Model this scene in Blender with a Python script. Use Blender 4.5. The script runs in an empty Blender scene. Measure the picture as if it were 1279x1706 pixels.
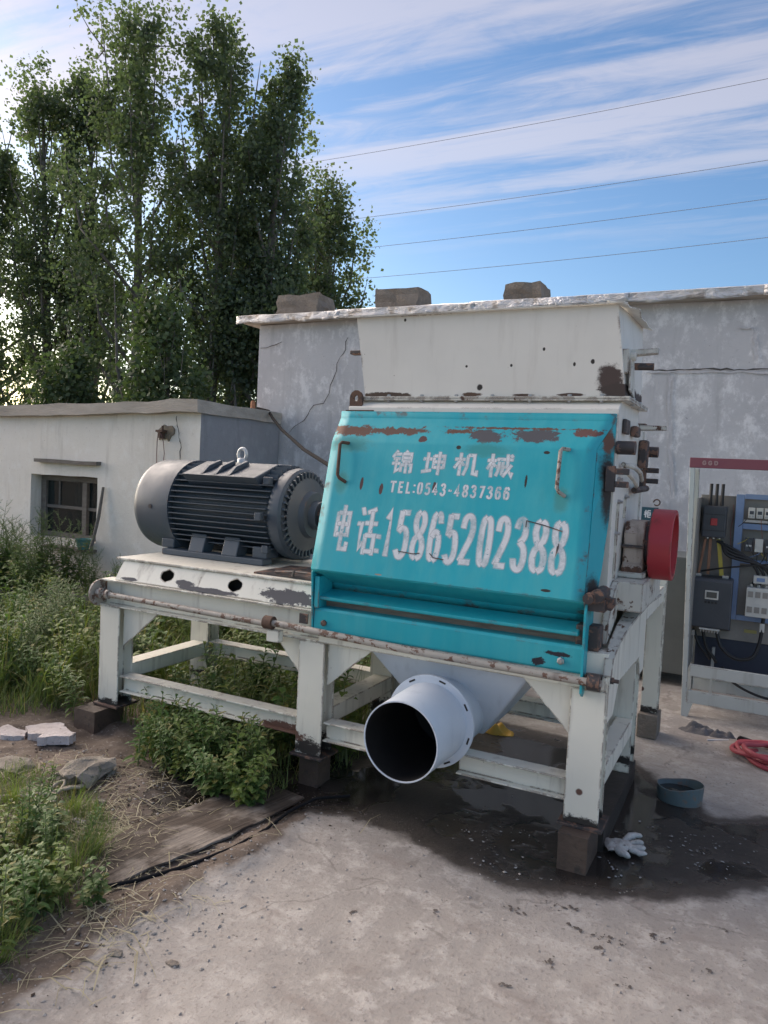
import bpy, bmesh, math, random
import numpy as np
from mathutils import Vector, Matrix, noise as mnoise

random.seed(7)
rng = np.random.default_rng(11)
S = bpy.context.scene
COL = S.collection
PI = math.pi
R_ = math.radians

# ------------------------------------------------------------------ camera
F_PX, IMG_H = 1245.0, 1706.0
ROT = ((0.88981943, 0.45380826, 0.04774349),
       (0.06918956, -0.03076144, -0.99712915),
       (-0.45103678, 0.89056825, -0.05877092))
cam_d = bpy.data.cameras.new('camera')
cam = bpy.data.objects.new('camera', cam_d)
COL.objects.link(cam)
cx_, cy_, cz_ = Vector(ROT[0]), -Vector(ROT[1]), -Vector(ROT[2])
M_ = Matrix((cx_, cy_, cz_)).transposed().to_4x4()
M_.translation = (0, 0, 1.6)
cam.matrix_world = M_
cam_d.sensor_fit = 'VERTICAL'
cam_d.sensor_height = 36.0
cam_d.lens = F_PX / IMG_H * 36.0
cam_d.clip_start = 0.05
cam_d.clip_end = 3000
S.camera = cam

# ------------------------------------------------------------------ light, sky, exposure
SUN_ELEV = R_(7.0)
SUN_DIR = Vector((-0.93, 0.37, 0.0)).normalized()      # horizontal direction towards the sun
SKY_STRENGTH = 0.10
EXPOSURE = 1.50
S.view_settings.view_transform = 'Standard'
S.view_settings.look = 'None'
S.view_settings.exposure = EXPOSURE
S.view_settings.gamma = 1.0
S.view_settings.use_curve_mapping = False
S.cycles.max_bounces = 6
S.cycles.transparent_max_bounces = 12
S.cycles.use_denoising = True

sun_d = bpy.data.lights.new('sun', 'SUN')
sun_d.energy = 5.0
sun_d.angle = R_(100)          # sun behind thin cloud and trees: no hard shadows anywhere
sun_d.color = (1.0, 0.84, 0.70)
sun = bpy.data.objects.new('sun', sun_d)
COL.objects.link(sun)
sv = Vector((SUN_DIR.x * math.cos(SUN_ELEV), SUN_DIR.y * math.cos(SUN_ELEV), math.sin(SUN_ELEV)))
sun.rotation_euler = sv.to_track_quat('Z', 'Y').to_euler()
sun.location = (-20, 12, 10)


class N:
    """tiny node helper"""
    def __init__(self, nt):
        self.nt = nt
        self.nodes, self.links = nt.nodes, nt.links

    def new(self, t, **kw):
        n = self.nodes.new(t)
        for k, v in kw.items():
            setattr(n, k, v)
        return n

    def put(self, sock, val):
        if isinstance(val, bpy.types.NodeSocket):
            self.links.new(val, sock)
        elif val is not None:
            if isinstance(val, (tuple, list)) and len(val) == 3 and len(getattr(sock, 'default_value', [0])) == 4:
                val = (*val, 1)
            sock.default_value = val

    def math(self, op, a, b=None, c=None, clamp=False):
        n = self.new('ShaderNodeMath', operation=op, use_clamp=clamp)
        self.put(n.inputs[0], a)
        self.put(n.inputs[1], b)
        if c is not None:
            self.put(n.inputs[2], c)
        return n.outputs[0]

    def vmath(self, op, a, b=None):
        n = self.new('ShaderNodeVectorMath', operation=op)
        self.put(n.inputs[0], a)
        if b is not None:
            self.put(n.inputs[1], b)
        return n.outputs[1] if op in ('LENGTH', 'DOT_PRODUCT') else n.outputs[0]

    def noise(self, vec, scale, detail=4, rough=0.55, dist=0.0):
        n = self.new('ShaderNodeTexNoise')
        self.put(n.inputs['Vector'], vec)
        n.inputs['Scale'].default_value = scale
        n.inputs['Detail'].default_value = detail
        n.inputs['Roughness'].default_value = rough
        n.inputs['Distortion'].default_value = dist
        return n.outputs['Fac']

    def step(self, v, lo, hi):
        n = self.new('ShaderNodeMapRange', interpolation_type='SMOOTHSTEP')
        self.put(n.inputs[0], v)
        n.inputs[1].default_value = lo
        n.inputs[2].default_value = hi
        return n.outputs[0]

    def lin(self, v, lo, hi, a=0.0, b=1.0):
        n = self.new('ShaderNodeMapRange')
        self.put(n.inputs[0], v)
        for i, q in enumerate((lo, hi, a, b)):
            n.inputs[1 + i].default_value = q
        return n.outputs[0]

    def mix(self, f, a, b, blend='MIX'):
        n = self.new('ShaderNodeMix', data_type='RGBA', blend_type=blend)
        n.clamp_factor = True
        self.put(n.inputs[0], f)
        self.put(n.inputs[6], a)
        self.put(n.inputs[7], b)
        return n.outputs[2]

    def scaled(self, vec, s):
        return self.vmath('MULTIPLY', vec, s)

    def bump(self, h, strength=0.3, dist=0.01, normal=None):
        n = self.new('ShaderNodeBump')
        n.inputs['Strength'].default_value = strength
        n.inputs['Distance'].default_value = dist
        self.put(n.inputs['Height'], h)
        if normal is not None:
            self.put(n.inputs['Normal'], normal)
        return n.outputs[0]


# --- world: physical sky with a thin layer of cirrus, the same in every direction
W = bpy.data.worlds.new('World')
S.world = W
W.use_nodes = True
w = N(W.node_tree)
w.nodes.clear()
sky = w.new('ShaderNodeTexSky', sky_type='NISHITA', sun_disc=False)
sky.sun_elevation = SUN_ELEV
sky.sun_rotation = math.atan2(SUN_DIR.x, SUN_DIR.y)
sky.altitude = 50
sky.air_density = 1.0
sky.dust_density = 1.1
sky.ozone_density = 2.0
tc = w.new('ShaderNodeTexCoord')
sep = w.new('ShaderNodeSeparateXYZ')
w.links.new(tc.outputs['Generated'], sep.inputs[0])
zz = w.math('MAXIMUM', sep.outputs[2], 0.03)
px_, py_ = w.math('DIVIDE', sep.outputs[0], zz), w.math('DIVIDE', sep.outputs[1], zz)
comb = w.new('ShaderNodeCombineXYZ')
w.links.new(px_, comb.inputs[0]); w.links.new(py_, comb.inputs[1])
P = comb.outputs[0]
warp = w.noise(P, 0.55, 3, 0.5)
# long streaks along x (thin cirrus), finer wisps crossing them
mapn = w.new('ShaderNodeMapping'); w.links.new(P, mapn.inputs['Vector'])
mapn.inputs['Rotation'].default_value = (0, 0, R_(-23)); mapn.inputs['Scale'].default_value = (0.30, 2.5, 1)
mapn.inputs['Location'].default_value = (3.62, 0.28, 0)
st = w.noise(mapn.outputs[0], 1.0, 6, 0.56, 0.6)
mapw = w.new('ShaderNodeMapping'); w.links.new(P, mapw.inputs['Vector'])
mapw.inputs['Rotation'].default_value = (0, 0, R_(-14)); mapw.inputs['Scale'].default_value = (0.9, 2.4, 1)
wi = w.noise(mapw.outputs[0], 2.6, 7, 0.66, 1.1)
big = w.noise(P, 0.42, 2, 0.5)
dens = w.math('ADD', w.math('MULTIPLY', st, 0.86), w.math('MULTIPLY', wi, 0.22))
dens = w.math('ADD', dens, w.math('MULTIPLY', big, 0.22))
dens = w.math('ADD', dens, w.math('MULTIPLY', w.math('SUBTRACT', sep.outputs[2], 0.42), 0.30))
CLOUD = w.step(dens, 0.57, 0.735)
hor = w.step(sep.outputs[2], 0.24, 0.40)           # cirrus thins out towards the skyline
CLOUD = w.math('MULTIPLY', CLOUD, hor)
skyc = w.mix(1.0, sky.outputs[0], (0.74, 0.86, 1.08), 'MULTIPLY')
cloud_col = w.mix(0.42, (2.6, 2.35, 2.5), w.scaled(skyc, (2.0, 1.55, 1.30)))
col = w.mix(w.math('MULTIPLY', CLOUD, 0.92), skyc, cloud_col)
bg = w.new('ShaderNodeBackground')
w.links.new(col, bg.inputs[0])
bg.inputs[1].default_value = SKY_STRENGTH
wo = w.new('ShaderNodeOutputWorld')
w.links.new(bg.outputs[0], wo.inputs[0])


# ------------------------------------------------------------------ mesh helpers
ROOTPOS = {}


class MB:
    def __init__(self):
        self.v, self.f = [], []

    def add(self, vs, fs):
        o = len(self.v)
        self.v += [tuple(p) for p in vs]
        self.f += [tuple(i + o for i in q) for q in fs]
        return self

    def box(self, x0, x1, y0, y1, z0, z1):
        vs = [(x, y, z) for z in (z0, z1) for y in (y0, y1) for x in (x0, x1)]
        return self.add(vs, [(0, 2, 3, 1), (4, 5, 7, 6), (0, 1, 5, 4), (2, 6, 7, 3), (0, 4, 6, 2), (1, 3, 7, 5)])

    def hexa(self, b, t):
        """b, t: 4 points each, counter-clockwise seen from above"""
        return self.add(list(b) + list(t), [(3, 2, 1, 0), (4, 5, 6, 7)] + [(i, (i + 1) % 4, 4 + (i + 1) % 4, 4 + i) for i in range(4)])

    def prism(self, poly, axis, a0, a1):
        n = len(poly)
        def P(p, a):
            return {'x': (a, p[0], p[1]), 'y': (p[0], a, p[1]), 'z': (p[0], p[1], a)}[axis]
        vs = [P(p, a0) for p in poly] + [P(p, a1) for p in poly]
        fs = [tuple(range(n))[::-1], tuple(range(n, 2 * n))] + [(i, (i + 1) % n, n + (i + 1) % n, n + i) for i in range(n)]
        return self.add(vs, fs)

    def tube(self, path, r, n=8, caps=True):
        path = [Vector(p) for p in path]
        rs = r if isinstance(r, (list, tuple)) else [r] * len(path)
        vs, fs = [], []
        up = None
        for i, p in enumerate(path):
            d = (path[min(i + 1, len(path) - 1)] - path[max(i - 1, 0)]).normalized()
            if up is None:
                up = d.orthogonal().normalized()
            up = (up - d * up.dot(d))
            up = up.normalized() if up.length > 1e-6 else d.orthogonal().normalized()
            s = d.cross(up)
            for k in range(n):
                a = 2 * PI * k / n
                vs.append(p + (up * math.cos(a) + s * math.sin(a)) * rs[i])
        for i in range(len(path) - 1):
            for k in range(n):
                fs.append((i * n + k, i * n + (k + 1) % n, (i + 1) * n + (k + 1) % n, (i + 1) * n + k))
        if caps:
            fs.append(tuple(range(n))[::-1])
            fs.append(tuple(range((len(path) - 1) * n, len(path) * n)))
        return self.add(vs, fs)

    def lathe(self, prof, axis, c, n=32, closed=False):
        """prof: (offset along axis, radius)"""
        vs, fs = [], []
        for a, r in prof:
            for k in range(n):
                t = 2 * PI * k / n
                p, q = r * math.cos(t), r * math.sin(t)
                vs.append({'x': (c[0] + a, c[1] + p, c[2] + q), 'y': (c[0] + q, c[1] + a, c[2] + p), 'z': (c[0] + p, c[1] + q, c[2] + a)}[axis])
        m = len(prof)
        for i in range(m - (0 if closed else 1)):
            j = (i + 1) % m
            for k in range(n):
                fs.append((i * n + k, i * n + (k + 1) % n, j * n + (k + 1) % n, j * n + k))
        if not closed:
            if prof[0][1] > 1e-5:
                fs.append(tuple(range(n))[::-1])
            if prof[-1][1] > 1e-5:
                fs.append(tuple(range((m - 1) * n, m * n)))
        return self.add(vs, fs)

    def build(self, name, mat, parent=None, smooth=None, bevel=0, solid=0, attrs=None, fix=True):
        me = bpy.data.meshes.new(name)
        off = ROOTPOS.get(parent.name, (0, 0, 0)) if parent else (0, 0, 0)
        base = (0, 0, 0)
        if parent is None:      # a thing that is one mesh: origin at its base
            a = np.array(self.v)
            base = ((a[:, 0].min() + a[:, 0].max()) / 2, (a[:, 1].min() + a[:, 1].max()) / 2, a[:, 2].min())
            off = base
        me.from_pydata([(p[0] - off[0], p[1] - off[1], p[2] - off[2]) for p in self.v], [], self.f)
        me.validate()
        if len(self.f) < 30000 and fix:
            bb = bmesh.new(); bb.from_mesh(me)
            bmesh.ops.recalc_face_normals(bb, faces=bb.faces)
            bb.to_mesh(me); bb.free()
        if smooth is not None:
            me.polygons.foreach_set('use_smooth', [True] * len(me.polygons))
            me.set_sharp_from_angle(angle=R_(smooth))
        o = bpy.data.objects.new(name, me)
        COL.objects.link(o)
        if mat:
            me.materials.append(mat)
        if attrs:
            for k, vals in attrs.items():
                at = me.attributes.new(k, 'FLOAT', 'POINT')
                at.data.foreach_set('value', vals)
        if parent:
            o.parent = parent
            ROOTPOS[o.name] = off
        else:
            o.location = base
            ROOTPOS[o.name] = base
        if solid:
            md = o.modifiers.new('solid', 'SOLIDIFY'); md.thickness = solid; md.offset = 0
        if bevel:
            md = o.modifiers.new('bevel', 'BEVEL'); md.width = bevel; md.segments = 2; md.limit_method = 'ANGLE'; md.angle_limit = R_(40)
        return o


def tag(o, label, cat, group=None, kind=None):
    if label: o['label'] = label
    if cat: o['category'] = cat
    if group: o['group'] = group
    if kind: o['kind'] = kind
    return o


def thing(name, loc, label, cat, group=None):
    o = bpy.data.objects.new(name, None)
    COL.objects.link(o)
    o.location = loc
    o.empty_display_size = 0.1
    ROOTPOS[o.name] = tuple(loc)
    return tag(o, label, cat, group)


def copy_tree(o, parent=None):
    c = o.copy()
    COL.objects.link(c)
    c.parent = parent
    for ch in o.children:
        copy_tree(ch, c)
    return c


# numpy value noise for terrain and wobble
def _h(ix, iy, s):
    n = (ix * 374761393 + iy * 668265263 + s * 974711) & 0x7fffffff
    n = ((n ^ (n >> 13)) * 1274126177) & 0x7fffffff
    return ((n ^ (n >> 16)) & 0xffff) / 65535.0


def vnoise(x, y, s=0):
    x, y = np.asarray(x, float), np.asarray(y, float)
    ix, iy = np.floor(x).astype(np.int64), np.floor(y).astype(np.int64)
    fx, fy = x - ix, y - iy
    fx, fy = fx * fx * (3 - 2 * fx), fy * fy * (3 - 2 * fy)
    a, b = _h(ix, iy, s), _h(ix + 1, iy, s)
    c, d = _h(ix, iy + 1, s), _h(ix + 1, iy + 1, s)
    return (a * (1 - fx) + b * fx) * (1 - fy) + (c * (1 - fx) + d * fx) * fy


def fbm(x, y, s=0, o=4):
    t, a, tot = 0, 1.0, 0
    for i in range(o):
        t = t + a * vnoise(x * 2 ** i, y * 2 ** i, s + i * 17); tot += a; a *= 0.5
    return t / tot


# ------------------------------------------------------------------ materials
def new_mat(name):
    m = bpy.data.materials.new(name)
    m.use_nodes = True
    n = N(m.node_tree)
    b = m.node_tree.nodes['Principled BSDF']
    return m, n, b


def obj_vec(n):
    return n.new('ShaderNodeTexCoord').outputs['Object']


def blob_mask(n, vec, wob, cx, cz, rx, rz, soft=0.12, k=1.2, ax='x'):
    d = n.vmath('SUBTRACT', vec, (cx, 0, cz) if ax == 'x' else (0, cx, cz))
    d = n.vmath('MULTIPLY', d, (1 / rx, 0, 1 / rz) if ax == 'x' else (0, 1 / rx, 1 / rz))
    d = n.vmath('LENGTH', d)
    d = n.math('ADD', d, n.math('MULTIPLY', wob, k))
    return n.step(d, 1.0 + k * 0.5 + soft / 2, 1.0 + k * 0.5 - soft / 2)


def painted(name, base, rough=0.45, chip=(0.16, 0.12, 0.10), chip_thr=0.70, chip_scale=9, edge=0.6, dirt=0.35,
            dirt_col=(0.16, 0.13, 0.10), fade=None, blobs=(), off=(0, 0, 0), metallic=0.0, dent=0.25, fine=1.0):
    """paint over steel: dirt streaks, chips, worn edges, rust patches (blobs are in world x, z)"""
    m, n, b = new_mat(name)
    v = obj_vec(n)
    streak = n.noise(n.scaled(v, (9, 9, 1.1)), 1.6, 5, 0.6)
    cloudy = n.noise(v, 2.2, 4, 0.6)
    c = n.mix(n.lin(cloudy, 0.3, 0.75), base, tuple(x * 0.88 for x in base))
    if fade:
        fd = n.math('ADD', n.math('MULTIPLY', n.noise(v, 1.5, 5, 0.6), .6), n.math('MULTIPLY', n.noise(n.scaled(v, (14, 14, 1.0)), 1.5, 5, .65), .4))
        c = n.mix(n.step(fd, .40, .64), c, fade)
    c = n.mix(n.math('MULTIPLY', n.step(streak, 0.52, 0.78), dirt), c, dirt_col)
    spots = n.noise(v, chip_scale, 8, 0.68)
    mask = n.step(spots, chip_thr, chip_thr + 0.025)
    tiny = n.step(n.noise(v, chip_scale * 6, 3, 0.6), 0.745, 0.765)
    mask = n.math('MAXIMUM', mask, n.math('MULTIPLY', tiny, 0.85 * fine))
    if edge:
        bv = n.new('ShaderNodeBevel', samples=4); bv.inputs[0].default_value = 0.013
        geo = n.new('ShaderNodeNewGeometry')
        dt = n.vmath('DOT_PRODUCT', bv.outputs[0], geo.outputs['Normal'])
        ew = n.step(dt, 0.995, 0.90)
        ew = n.math('MULTIPLY', ew, n.step(n.noise(v, chip_scale * 1.4, 5, 0.65), 0.60 - edge * 0.18, 0.70 - edge * 0.18))
        mask = n.math('MAXIMUM', mask, ew)
    cc = n.mix(n.noise(v, 30, 3), chip, tuple(x * 0.5 + 0.5 * y for x, y in zip(chip, (0.24, 0.10, 0.05))))
    c = n.mix(mask, c, cc)
    if blobs:
        wob = n.noise(n.scaled(v, (1, 1, 1.5)), 20, 12, 0.80)
        wob = n.math('ADD', n.math('MULTIPLY', n.math('SUBTRACT', wob, 0.5), 1.9), 0.5)
        for (bx, bz, rx, rz, bc, soft, k, *ax) in blobs:
            ax = ax[0] if ax else 'x'
            mk = blob_mask(n, v, wob, bx - (off[0] if ax == 'x' else off[1]), bz - off[2], rx, rz, soft, k, ax)
            c = n.mix(mk, c, bc)
            mask = n.math('MAXIMUM', mask, mk)
    b.inputs['Metallic'].default_value = metallic
    n.put(b.inputs['Base Color'], c)
    n.put(b.inputs['Roughness'], n.mix(mask, n.lin(streak, .3, .7, rough * .8, rough * 1.35), (0.8,) * 3))
    h = n.math('ADD', n.math('MULTIPLY', n.noise(v, 3.5, 2), dent), n.math('MULTIPLY', mask, -0.06))
    n.put(b.inputs['Normal'], n.bump(h, 0.25, 0.02))
    return m


def rough_mat(name, a, b_, scale=6, rough=0.85, bump=0.4, dist=0.006, stretch=(1, 1, 1), metallic=0, spots=None, coat=0):
    m, n, b = new_mat(name)
    v = n.scaled(obj_vec(n), stretch)
    f = n.noise(v, scale, 8, 0.65)
    c = n.mix(n.lin(f, 0.3, 0.7), a, b_)
    if spots:
        c = n.mix(n.step(n.noise(v, scale * 3.3, 4), 0.58, 0.68), c, spots)
    n.put(b.inputs['Base Color'], c)
    b.inputs['Roughness'].default_value = rough
    b.inputs['Metallic'].default_value = metallic
    b.inputs['Coat Weight'].default_value = coat
    n.put(b.inputs['Normal'], n.bump(n.noise(v, scale * 6, 6, 0.65), bump, dist))
    return m


def leaf_mat(name, a, b_, trans=0.35, rough=0.5, dry=None):
    m, n, b = new_mat(name)
    geo = n.new('ShaderNodeNewGeometry')
    r = geo.outputs['Random Per Island']
    oi = n.new('ShaderNodeObjectInfo')
    c = n.mix(r, a, b_)
    c = n.mix(n.math('MULTIPLY', oi.outputs['Random'], 0.35), c, tuple(x * 0.6 for x in b_))
    if dry:
        c = n.mix(n.step(r, 0.90, 0.94), c, dry)
    n.put(b.inputs['Base Color'], c)
    b.inputs['Roughness'].default_value = rough
    b.inputs['Specular IOR Level'].default_value = 0.35
    tr = n.new('ShaderNodeBsdfTranslucent')
    n.put(tr.inputs[0], n.mix(1.0, c, (1.5, 1.7, 0.8), 'MULTIPLY'))
    mx = n.new('ShaderNodeMixShader')
    mx.inputs[0].default_value = trans
    n.links.new(b.outputs[0], mx.inputs[1]); n.links.new(tr.outputs[0], mx.inputs[2])
    n.links.new(mx.outputs[0], m.node_tree.nodes['Material Output'].inputs[0])
    return m

# ------------------------------------------------------------------ ground
WET = [(-2.65, 2.78), (-2.35, 2.52), (-2.0, 2.56), (-1.88, 2.72), (-1.78, 2.86), (-1.6, 2.93), (-1.3, 2.93), (-1.08, 2.82), (-.85, 2.76), (-.62, 2.80), (-.447, 2.88), (-.2, 3.02), (.122, 3.31),
       (1.2, 3.9), (1.2, 4.4), (.2, 4.05), (-.10, 3.90), (-.2, 4.02), (-.42, 4.2), (-.6, 4.5), (-1.4, 4.6), (-1.9, 4.5), (-2.05, 3.6), (-2.4, 3.1)]
SOIL_Y = [-50, 0.5, 1.3, 1.7, 2.05, 2.5, 2.92, 3.4, 4.4, 6.0, 9.0, 60]
SOIL_X = [-2.4, -2.1, -1.78, -1.86, -1.74, -1.76, -1.85, -1.95, -2.2, -2.6, -3.2, -4]


def sdist(x, y, poly):
    x, y = np.asarray(x, float), np.asarray(y, float)
    d = np.full(x.shape, 1e9); ins = np.zeros(x.shape, bool)
    n = len(poly)
    for i in range(n):
        x0, y0 = poly[i]; x1, y1 = poly[(i + 1) % n]
        ex, ey = x1 - x0, y1 - y0
        t = np.clip(((x - x0) * ex + (y - y0) * ey) / (ex * ex + ey * ey), 0, 1)
        d = np.minimum(d, np.hypot(x - x0 - t * ex, y - y0 - t * ey))
        c = ((y0 > y) != (y1 > y)) & (x < ex * (y - y0) / (ey if abs(ey) > 1e-9 else 1e-9) + x0)
        ins ^= c
    return np.where(ins, d, -d)


def soil_amount(x, y):
    b = np.interp(y, SOIL_Y, SOIL_X) + (fbm(x * 5, y * 5, 3) - 0.5) * 0.28
    return np.clip((b - x) / 0.16 + 0.5, 0, 1)


def seg_d(x, y, x0, y0, x1, y1):
    ex, ey = x1 - x0, y1 - y0
    t = np.clip(((x - x0) * ex + (y - y0) * ey) / (ex * ex + ey * ey), 0, 1)
    return np.hypot(x - x0 - t * ex, y - y0 - t * ey)


def ground_h(x, y):
    x, y = np.asarray(x, float), np.asarray(y, float)
    so = soil_amount(x, y)
    so = so * np.clip((seg_d(x, y, -2.19, 1.97, -2.0, 3.0) - .18) / .2, .03, 1)     # trodden flat under the board
    wet = np.clip(sdist(x, y, WET) / 0.25, 0, 1)
    h = (fbm(x * 2.2, y * 2.2, 1, 5) - 0.5) * 0.02 * (1 - wet)
    h = h + so * ((fbm(x * 3.1, y * 3.1, 5, 6) - 0.42) * 0.10 + (fbm(x * 0.7, y * 0.7, 9, 3) - 0.4) * 0.08)
    h = h - 0.006 * wet
    far = np.clip((np.hypot(x + 2, y - 3) - 12) / 20, 0, 1)
    return h * (1 - far)


def axis(lo, hi, step, end, grow):
    a = list(np.arange(lo, hi + 1e-6, step))
    s = step
    while a[-1] < end:
        s *= grow; a.append(a[-1] + s)
    s = step; b = []
    p = lo
    while p > -end:
        s *= grow; p -= s; b.append(p)
    return np.array(b[::-1] + a)


def make_ground():
    xs, ys = axis(-4.2, 0.8, 0.024, 700, 1.12), axis(1.2, 6.0, 0.024, 700, 1.12)
    X, Y = np.meshgrid(xs, ys)
    nx, ny = len(xs), len(ys)
    x, y = X.ravel(), Y.ravel()
    z = ground_h(x, y)
    near = (np.abs(x + 1.7) < 3.5) & (np.abs(y - 3.5) < 3.2)
    z = z + np.where(near, (fbm(x * 22, y * 22, 31, 3) - 0.5) * (0.004 + 0.022 * soil_amount(x, y)) * (1 - np.clip(sdist(x, y, WET) / 0.2, 0, 1)), 0)
    v = np.stack([x, y, z], 1)
    i = np.arange(nx * ny).reshape(ny, nx)
    f = np.stack([i[:-1, :-1], i[:-1, 1:], i[1:, 1:], i[1:, :-1]], -1).reshape(-1, 4)
    me = bpy.data.meshes.new('ground')
    me.vertices.add(len(v)); me.vertices.foreach_set('co', v.ravel())
    me.loops.add(f.size); me.loops.foreach_set('vertex_index', f.ravel())
    me.polygons.add(len(f)); me.polygons.foreach_set('loop_start', np.arange(0, f.size, 4)); me.polygons.foreach_set('loop_total', np.full(len(f), 4))
    me.polygons.foreach_set('use_smooth', np.ones(len(f), bool))
    me.update(); me.validate()
    for k, a in (('wet', np.clip(sdist(x, y, WET) * 2 + 0.5, 0, 1)), ('soil', soil_amount(x, y))):
        at = me.attributes.new(k, 'FLOAT', 'POINT'); at.data.foreach_set('value', a.astype(np.float32))
    o = bpy.data.objects.new('ground', me); COL.objects.link(o)
    m, n, b = new_mat('yard_ground')
    p = obj_vec(n)
    wa = n.new('ShaderNodeAttribute', attribute_name='wet').outputs['Fac']
    sa = n.new('ShaderNodeAttribute', attribute_name='soil').outputs['Fac']
    f1 = n.noise(p, 1.3, 6, 0.6); f2 = n.noise(p, 9, 8, 0.7); f3 = n.noise(p, 55, 6, 0.7); f4 = n.noise(p, 4.2, 7, 0.62, 0.4)
    con = n.mix(n.lin(f1, 0.35, 0.68), (0.37, 0.342, 0.310), (0.265, 0.243, 0.222))
    con = n.mix(n.step(f2, 0.46, 0.66), con, (0.43, 0.402, 0.370))
    con = n.mix(n.math('MULTIPLY', n.step(f3, 0.52, 0.66), 0.6), con, (0.21, 0.18, 0.165))
    con = n.mix(n.math('MULTIPLY', n.step(f4, 0.60, 0.72), 0.5), con, (0.20, 0.17, 0.155))
    sm = n.noise(n.scaled(p, (1.0, 2.6, 1)), 2.4, 6, 0.6, 0.6)
    con = n.mix(n.math('MULTIPLY', n.step(sm, 0.55, 0.70), 0.5), con, (0.22, 0.185, 0.165))
    vo = n.new('ShaderNodeTexVoronoi', feature='DISTANCE_TO_EDGE'); vo.inputs['Scale'].default_value = 0.55
    wn_ = n.new('ShaderNodeTexNoise'); n.links.new(p, wn_.inputs['Vector']); wn_.inputs['Scale'].default_value = 3.0; wn_.inputs['Detail'].default_value = 6
    n.links.new(n.vmath('ADD', p, n.vmath('MULTIPLY', wn_.outputs['Color'], (.45, .45, 0))), vo.inputs['Vector'])
    crk = n.math('MULTIPLY', n.step(vo.outputs['Distance'], 0.006, 0.002), n.step(f4, 0.46, 0.56))
    con = n.mix(n.math('MULTIPLY', crk, 0.35), con, (0.10, 0.085, 0.075))
    grime = n.step(n.noise(p, 16, 5, 0.7), 0.66, 0.70)
    con = n.mix(n.math('MULTIPLY', grime, 0.7), con, (0.07, 0.06, 0.055))
    soil = n.mix(n.lin(f2, 0.3, 0.7), (0.085, 0.063, 0.048), (0.17, 0.135, 0.108))
    soil = n.mix(n.step(f3, 0.55, 0.66), soil, (0.26, 0.225, 0.19))
    c = n.mix(n.step(n.math('ADD', sa, n.math('MULTIPLY', n.math('SUBTRACT', f2, 0.5), 0.9)), 0.35, 0.65), con, soil)
    we = n.math('ADD', wa, n.math('MULTIPLY', n.math('SUBTRACT', n.noise(p, 5, 8, 0.68), 0.5), 0.40))
    damp = n.step(we, 0.41, 0.55)
    deep = n.math('MULTIPLY', n.step(we, 0.54, 0.80), n.lin(n.noise(p, 2.6, 5, .6), .35, .65, .65, 1.0))
    c = n.mix(damp, c, n.mix(1.0, c, (0.19, 0.172, 0.162), 'MULTIPLY'))
    c = n.mix(n.math('MULTIPLY', deep, 0.85), c, (0.018, 0.016, 0.015))
    n.put(b.inputs['Base Color'], c)
    rg = n.mix(damp, (0.93,) * 3, (0.55,) * 3)
    pud = n.math('MULTIPLY', n.step(we, 0.55, 0.66), n.step(n.noise(p, 3.2, 4, 0.5), 0.44, 0.52))
    n.put(b.inputs['Roughness'], n.mix(pud, rg, (0.10,) * 3))
    hb = n.math('ADD', n.math('MULTIPLY', f2, 0.5), n.math('MULTIPLY', f3, 0.5))
    hb = n.math('MULTIPLY', hb, n.math('SUBTRACT', 1.0, n.math('MULTIPLY', pud, 0.97)))
    n.put(b.inputs['Normal'], n.bump(hb, 0.7, 0.012))
    me.materials.append(m)
    o['kind'] = 'structure'
    return o


make_ground()

# ------------------------------------------------------------------ the two buildings
def wall_mat(name, a, b_, patch, stain, base_z=None, amt=0.5):
    m, n, b = new_mat(name)
    v = obj_vec(n)
    f = n.noise(v, 0.8, 7, 0.62); g = n.noise(v, 3.4, 8, 0.68); h = n.noise(n.scaled(v, (5, 5, 0.5)), 1.4, 6, 0.62); k = n.noise(v, 24, 6, 0.7)
    c = n.mix(n.lin(f, 0.32, 0.68), a, b_)
    c = n.mix(n.math('MULTIPLY', n.step(n.math('ADD', n.math('MULTIPLY', g, 0.5), n.math('MULTIPLY', n.noise(n.scaled(v, (1.3, 1, 0.8)), 9, 10, 0.78), 0.5)), 0.49, 0.60), amt), c, patch)
    c = n.mix(n.math('MULTIPLY', n.step(h, 0.52, 0.74), 0.55), c, stain)
    c = n.mix(n.math('MULTIPLY', n.step(k, 0.60, 0.70), 0.35), c, stain)
    sp = n.noise(v, 46, 2, 0.5)
    c = n.mix(n.math('MULTIPLY', n.step(sp, 0.74, 0.77), 0.6), c, tuple(x * 0.4 for x in stain))
    n.put(b.inputs['Base Color'], c)
    b.inputs['Roughness'].default_value = 0.92
    hh = n.math('ADD', n.math('MULTIPLY', g, 0.6), n.math('MULTIPLY', k, 0.35))
    n.put(b.inputs['Normal'], n.bump(hh, 0.55, 0.02))
    return m


M_CEM = wall_mat('grey_cement_render', (0.52, 0.52, 0.53), (0.41, 0.41, 0.425), (0.76, 0.76, 0.765), (0.31, 0.31, 0.32), amt=0.62)
M_LIME = wall_mat('whitewashed_plaster', (0.82, 0.77, 0.69), (0.70, 0.655, 0.58), (0.85, 0.82, 0.76), (0.50, 0.455, 0.39), amt=0.5)
M_CEM2 = wall_mat('smooth_grey_cement', (0.31, 0.31, 0.325), (0.25, 0.25, 0.26), (0.39, 0.39, 0.40), (0.19, 0.19, 0.20), amt=0.35)
M_SLAB = rough_mat('weathered_roof_concrete', (0.36, 0.315, 0.265), (0.52, 0.465, 0.40), 5, 0.95, 0.7, 0.012, (0.5, 1, 2))
M_WOODG = rough_mat('weathered_grey_wood', (0.11, 0.095, 0.08), (0.20, 0.18, 0.16), 7, 0.85, 0.6, 0.004, (1, 6, 6))
M_DARK = rough_mat('dark_room', (0.02, 0.02, 0.022), (0.035, 0.035, 0.035), 3, 0.9, 0.1)
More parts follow.
